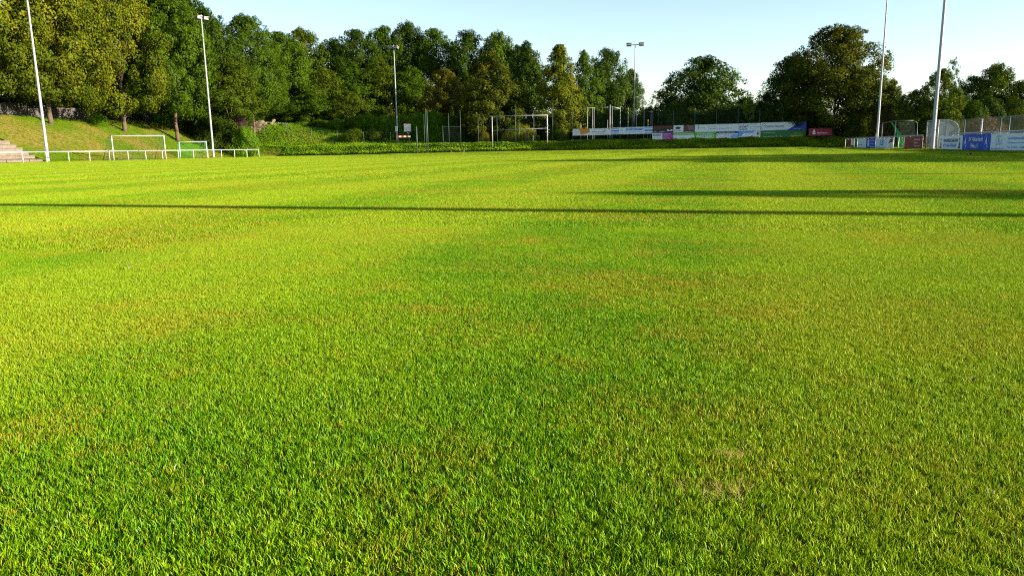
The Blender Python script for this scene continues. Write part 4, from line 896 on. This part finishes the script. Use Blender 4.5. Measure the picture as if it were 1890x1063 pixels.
# stacked planks, rubble and tarpaulin at the compost heap
p = atY(473, 226, 133); t = thing('plank_stack', (p.x, 133, tz(p.x, 133)), .3, 'pale stack of weathered planks and slabs above the purple shrub', 'plank stack')
q = random.Random(9)
for i in range(11):
    for j in range(2):
        o = MB().box((-.9, -.25, 0), (.9, .25, .10)).build('plank', M['wood'], t); o.location = (q.uniform(-.2, .2) + j * .7 - .2, q.uniform(-.15, .15) + j * .5, .02 + i * .19 + j * .03); o.rotation_euler = (q.uniform(-.05, .05), q.uniform(-.12, .12), q.uniform(-.2, .2))
p = atY(493, 232, 135); t = thing('rubble_heap', (p.x, 135, tz(p.x, 135)), 0, 'low heap of pale rubble and earth right of the plank stack', 'rubble')
for i in range(26):
    s_ = q.uniform(.12, .3); o = MB().prism([(-s_, -s_ * .5), (s_ * .8, -s_ * .6), (s_, s_ * .3), (-.2 * s_, s_ * .7), (-s_, s_ * .4)], -s_ * .6, s_ * .6).build('stone', M['stone' if i % 3 else 'wood'], t); o.location = (q.uniform(-1.6, 1.9), q.uniform(-.4, .4), q.uniform(.0, .9)); o.rotation_euler = (q.uniform(-1, 1), q.uniform(-1, 1), q.uniform(-3, 3))
p = atY(525, 228, 135); t = thing('tarpaulin_pile', (p.x, 135, tz(p.x, 135) + .5), 0, 'grey tarpaulin over a heap at the foot of the low bushy tree', 'tarpaulin')
nx_, ny_ = 24, 10; Vt = []
for i in range(nx_ + 1):
    for j in range(ny_ + 1):
        x = -1.6 + 3.2 * i / nx_; y = -.8 + 1.6 * j / ny_; Vt.append((x, y, .9 * max(0, 1 - (x / 1.7) ** 2) * max(0, 1 - (y / .95) ** 2) ** .6 + .07 * math.sin(x * 7 + y * 3) - .15 * x))
mb = MB(); mb.v = Vt; mb.f = [(i * (ny_ + 1) + j, (i + 1) * (ny_ + 1) + j, (i + 1) * (ny_ + 1) + j + 1, i * (ny_ + 1) + j + 1) for i in range(nx_) for j in range(ny_)]; mb.build('sheet', M['tarp'], t, True); t.scale = (.65, .65, .7); t.location.z -= .5

# ------------------------------------------------------------------ right railing with banners
def rseg(pxa, pxb, n, label, r_=.045, beam=.06, h=1.12):
    a, b = onrail(pxa), onrail(pxb); d = b - a; ln = d.length; t = thing('pitch_railing', (a.x, a.y, 0), math.atan2(d.y, d.x), label, 'railing')
    for i in range(n + 1): MB().tube((ln * i / n, 0, -.3), (ln * i / n, 0, h - .05), r_, r_, 8).build('post', M['alu'], t, True)
    for i in range(n): MB().tube((ln * i / n + .02, 0, h), (ln * (i + 1) / n - .02, 0, h + .01 * (i % 2)), beam, beam, 10).build('rail', M['alu'], t, True)
    return t
rseg(1560, 1702, 18, 'far silver railing carrying the small banners and the crimson one')
a = onrail(1737); dr = (RA - RB).normalized(); e = a + dr * 40
t = thing('pitch_railing', (a.x, a.y, 0), math.atan2(dr.y, dr.x), 'near silver railing carrying the large banners, running out of the picture at right', 'railing')
for i in range(17):
    MB().tube((2.5 * i, 0, -.3), (2.5 * i, 0, 1.05), .045, .045, 8).build('post', M['alu'], t, True)
    if i < 16: MB().tube((2.5 * i + .03, 0, 1.12 - (.16 if i < 1 else 0)), (2.5 * i + 2.47, 0, 1.12 - (.16 if i < 1 else 0)), .065, .065, 10).build('rail', M['alu'], t, True)
def rb(pxa, pxb, z0, z1, label, base='panelw', off=-.07, nm='banner'):
    a, b = onrail(pxa, off), onrail(pxb, off); return board((a.x, a.y), (b.x, b.y), z0, z1, label, base, 'banner', 'banners on the right railing', nm, .012)
rb(1564, 1570.4, .1, 1.0, 'narrow maroon banner at the far end of the right railing', 'maroon')
t, w, h = rb(1570.8, 1576.4, .05, 1.0, 'narrow banner, white above and green below'); rect(t, w, h, 0, 0, 1, .32, 'kgreen')
t, w, h = rb(1577, 1582, .08, 1.0, 'narrow dark green banner with an olive patch', 'kgreen'); rect(t, w, h, .1, .62, .9, .92, 'olive')
t, w, h = rb(1582.6, 1597.8, .05, 1.02, 'white banner with a row of tiny dark emblems left of the royal blue one'); [disc(t, w, h, .14 + .14 * i, .36, .03 + .01 * i, .05, 'navy') for i in range(4)]
t, w, h = rb(1598.4, 1615.2, .05, 1.02, 'royal blue banner with a white block and white lines', 'royal'); rect(t, w, h, .16, .16, .34, .88, 'panelw'); [txt(t, w, h, ('Getränke', 'Weber', 'Malsch')[i], .46, .72 - .32 * i, .94, .86 - .32 * i, 'panelw') for i in range(3)]
t, w, h = rb(1615.8, 1638.4, .03, 1.02, 'pale banner with a blue upright emblem in its middle'); rect(t, w, h, .42, .32, .66, .86, 'blue'); txt(t, w, h, 'S', .47, .40, .61, .80, 'panelw', 3, bold=.04); rect(t, w, h, .1, .14, .36, .18, 'pgrey')
t, w, h = rb(1638.8, 1648.6, .03, 1.0, 'pale banner with a dark red slanted flag shape'); shape(t, w, h, [(.1, .5), (.35, .9), (.95, .95), (.9, .66)], 'maroon'); rect(t, w, h, .2, .28, .8, .34, 'pgrey')
t, w, h = rb(1668.6, 1684.6, .04, 1.04, 'plain crimson banner, left one of two', 'maroon'); rect(t, w, h, .3, .14, .7, .17, 'purple')
t, w, h = rb(1684.9, 1701, .04, 1.06, 'crimson banner with three white lines, right one of two', 'maroon'); [txt(t, w, h, ('Elektro', 'Knab', 'Waldprechtsweier')[i], .12, .70 - .26 * i, (.8, .55, .8)[i], .82 - .26 * i, 'panelw') for i in range(3)]
t, w, h = rb(1733.5, 1775.6, .02, 1.0, 'white banner with black figures beside blue telephone lettering'); txt(t, w, h, 'WASSERSCHADEN?', .18, .56, .82, .80, 'navy', bold=.03); txt(t, w, h, '0172-635-7756567', .18, .22, .78, .46, 'blue', bold=.03)
for x in (.06, .88): shape(t, w, h, [(x - .04, .12), (x - .01, .55), (x, .80), (x + .02, .80), (x + .035, .55), (x + .06, .12)], 'pgrey'); disc(t, w, h, x + .01, .78, .02, .08, 'black', 2); rect(t, w, h, x - .03, .12, x + .05, .28, 'maroon', 2); rect(t, w, h, x - .01, .34, x + .03, .52, 'kgreen', 3)
t, w, h = rb(1776, 1827.6, .02, 1.04, 'royal blue club banner with white name and crest figures', 'royal'); txt(t, w, h, 'SV Völkersbach', .24, .58, .74, .84, 'panelw', bold=.02); txt(t, w, h, '1946 e. V.', .32, .16, .60, .44, 'panelw', bold=.02)
for x in (.11, .86):
    disc(t, w, h, x, .50, .075, .44, 'skyb', 1, 110, 430, .90)
    shape(t, w, h, [(x - .02, .66), (x + .015, .70), (x + .012, .52), (x + .035, .38), (x + .01, .40), (x - .01, .50), (x - .03, .34), (x - .045, .36), (x - .022, .52)], 'panelw', 2); disc(t, w, h, x + .004, .75, .012, .05, 'panelw', 2); disc(t, w, h, x + .035, .28, .012, .05, 'panelw', 2)
t, w, h = rb(1828, 1900, .02, 1.02, 'long pale banner with thin blue script cut by the right picture edge'); txt(t, w, h, 'CSCv', .15, .36, .32, .90, 'royal', 2, bold=-.02, shear=.3); txt(t, w, h, 'www.massage-malsch.de', .03, .10, .36, .20, 'blue'); txt(t, w, h, 'Gewerbeimmobilien', .46, .66, .92, .80, 'blue'); txt(t, w, h, 'Wohnungen Verwaltung', .46, .42, .96, .53, 'skyb'); txt(t, w, h, 'Tel. 07246 / 9400', .46, .18, .90, .29, 'skyb'); 

# mesh fence behind the right railing
t = thing('mesh_fence', (30, 50, 0), 0, 'bent wire mesh fence with grey posts behind the large banners', 'fence'); FR = []
for px, top, rr_ in [(1737, 224, .03), (1781.5, 222, .045), (1813, 219, .06), (1848.5, 216, .045), (1864.5, 215, .05), (1898, 212, .045)]:
    a = onrail(px, 2.2); p = atY(px, top, a.y); FR.append((p.x - 30, a.y - 50, p.z)); MB().tube((p.x - 30, a.y - 50, -.3), (p.x - 30, a.y - 50, p.z), rr_, rr_, 8).build('post', M['alu' if rr_ > .05 else 'ggreen'], t, True)
for A, B in zip(FR, FR[1:]):
    MB().tube(A, B, .028, .028, 6).build('top_rail', M['ggreen'], t)
    mb = MB(); net_grid(mb, (A[0], A[1], .3), (B[0], B[1], .3), B, A, max(6, int((Vector(B) - Vector(A)).length / .12)), 20, .004); mb.build('mesh', M['dark_net'], t)

# dugout
a = onrail(1708.5, .9); b_ = onrail(1729, .9); d = a - b_; ln = d.length
t = thing('dugout', (b_.x, b_.y, 0), math.atan2(d.y, d.x), 'transparent bus-shelter-like dugout with curved roof behind the thick mast', 'dugout')
D = -1.45; Hh = 2.28                                    # local x runs away from the camera, depth towards -y
def arc(n=8): return [(0, Hh)] + [(-.25 * 0 + D * (.28 + .72 * math.sin(i / n * 1.5708)), Hh - .72 * (1 - math.cos(i / n * 1.5708))) for i in range(n + 1)]
prof = arc()
for x in (0, ln):
    MB().tube((x, 0, 0), (x, 0, Hh), .045, .045, 8).build('post', M['alu'], t, True); MB().tube((x, D, 0), (x, D, prof[-1][1]), .04, .04, 8).build('post', M['alu'], t, True)
    MB().path([(x, y_, z_) for y_, z_ in prof], .022, 6).build('roof_rib', M['alu'], t)
for x in (0, ln):
    MB().poly([(x, -.02, .12), (x, D + .03, .12)] + [(x, y_, z_ - .03) for y_, z_ in reversed(prof)]).build('side_pane', M['acryl'], t)
mb = MB()
for (y0, z0_), (y1, z1_) in zip(prof, prof[1:]): mb.poly([(0, y0, z0_ + .03), (ln, y0, z0_ + .03), (ln, y1, z1_ + .03), (0, y1, z1_ + .03)])
mb.build('roof_pane', M['acryl'], t, True)
MB().poly([(.05, D, .12), (ln - .05, D, .12), (ln - .05, D, 1.5), (.05, D, 1.5)]).build('back_pane', M['acryl'], t)
for z_ in (.95, Hh): MB().tube((0, 0, z_), (ln, 0, z_), .035, .035, 8).build('front_bar', M['alu'], t, True)
MB().box((.1, D + .12, .42), (ln - .1, D + .55, .47)).build('bench_seat', M['pgrey'], t)
for x in (.3, ln - .3): MB().box((x - .03, D + .2, 0), (x + .03, D + .5, .418)).build('bench_leg', M['alu'], t)

# ------------------------------------------------------------------ small things lying on the turf
def curled_leaf(px, py, s, mat, label):
    d = ray(px, py); tt = -EYE / d.z; x, y = d.x * tt, d.y * tt
    t = thing('fallen_leaf', (x, y, .018), px, label, 'leaf'); mb = MB(); q = random.Random(px); n = 9; L_ = []
    for i in range(n):
        f_ = i / (n - 1); wd = s * .42 * math.sin(math.pi * min(1, f_ * 1.05)) * (1 + .35 * (i % 2)); L_.append((f_ * s - s / 2, wd, .35 * s * math.sin(math.pi * f_) * .5))
    for i in range(n - 1):
        A, B = L_[i], L_[i + 1]
        for sg in (1, -1): mb.poly([(A[0], 0, A[2]), (B[0], 0, B[2]), (B[0], sg * B[1], B[2] + B[1] * .7), (A[0], sg * A[1], A[2] + A[1] * .7)])
    mb.tube((-s * .75, 0, 0), (-s / 2, 0, 0), s * .02, s * .02, 4); mb.build('blade', M[mat], t)
M['dryleaf'] = solid('dry_leaf', (.16, .08, .02), .9, 0, .3, 30); M['paleleaf'] = solid('pale_leaf', (.30, .27, .10), .8, 0, .2, 30); M['darkleaf'] = solid('dark_leaf', (.05, .035, .02), .8)
curled_leaf(1792, 714, .022, 'dryleaf', 'small rust-brown leaf on the grass at lower right'); curled_leaf(238, 500, .045, 'paleleaf', 'pale dry leaf lying on the grass at left')
curled_leaf(1788, 287.5, .22, 'darkleaf', 'dark curled leaf lying in the shaded grass before the club banner')
curled_leaf(1446, 275, .35, 'paleleaf', 'pale leaf lying far out below the dark green board')

# two worn hollows near the camera: dead, flattened straw among the living blades
M['straw'] = solid('dead_straw', (.27, .20, .045), .9, 0, .45, 160)
for i, (px, py, rad_, n_, lab) in enumerate([(1330, 912, .045, 300, 'dead brown straw in the larger worn hollow at lower right'), (1352, 845, .026, 130, 'dead straw ring in the small worn hollow above the larger one'), (330, 752, .07, 160, 'sparse dead straw in the turf at lower left')]):
    d = ray(px, py); tt = -EYE / d.z; q = random.Random(i); mb = MB()
    for j in range(n_):
        a = q.uniform(0, 6.283); rr_ = rad_ * math.sqrt(q.random()) * (1 + .5 * math.sin(3 * a)); x, y = math.cos(a) * rr_ * 1.5, math.sin(a) * rr_; b2_ = q.uniform(0, 6.283); ln_ = q.uniform(.008, .022); h_ = q.uniform(.004, .019); wd = .0009
        mb.poly([(x - wd, y, .003), (x + wd, y, .003), (x + math.cos(b2_) * ln_ + wd * .5, y + math.sin(b2_) * ln_, h_)])
    o = mb.build('dead_straw', M['straw'], None, False, (d.x * tt, d.y * tt, .002)); tag(o, lab, 'straw', kind='stuff')
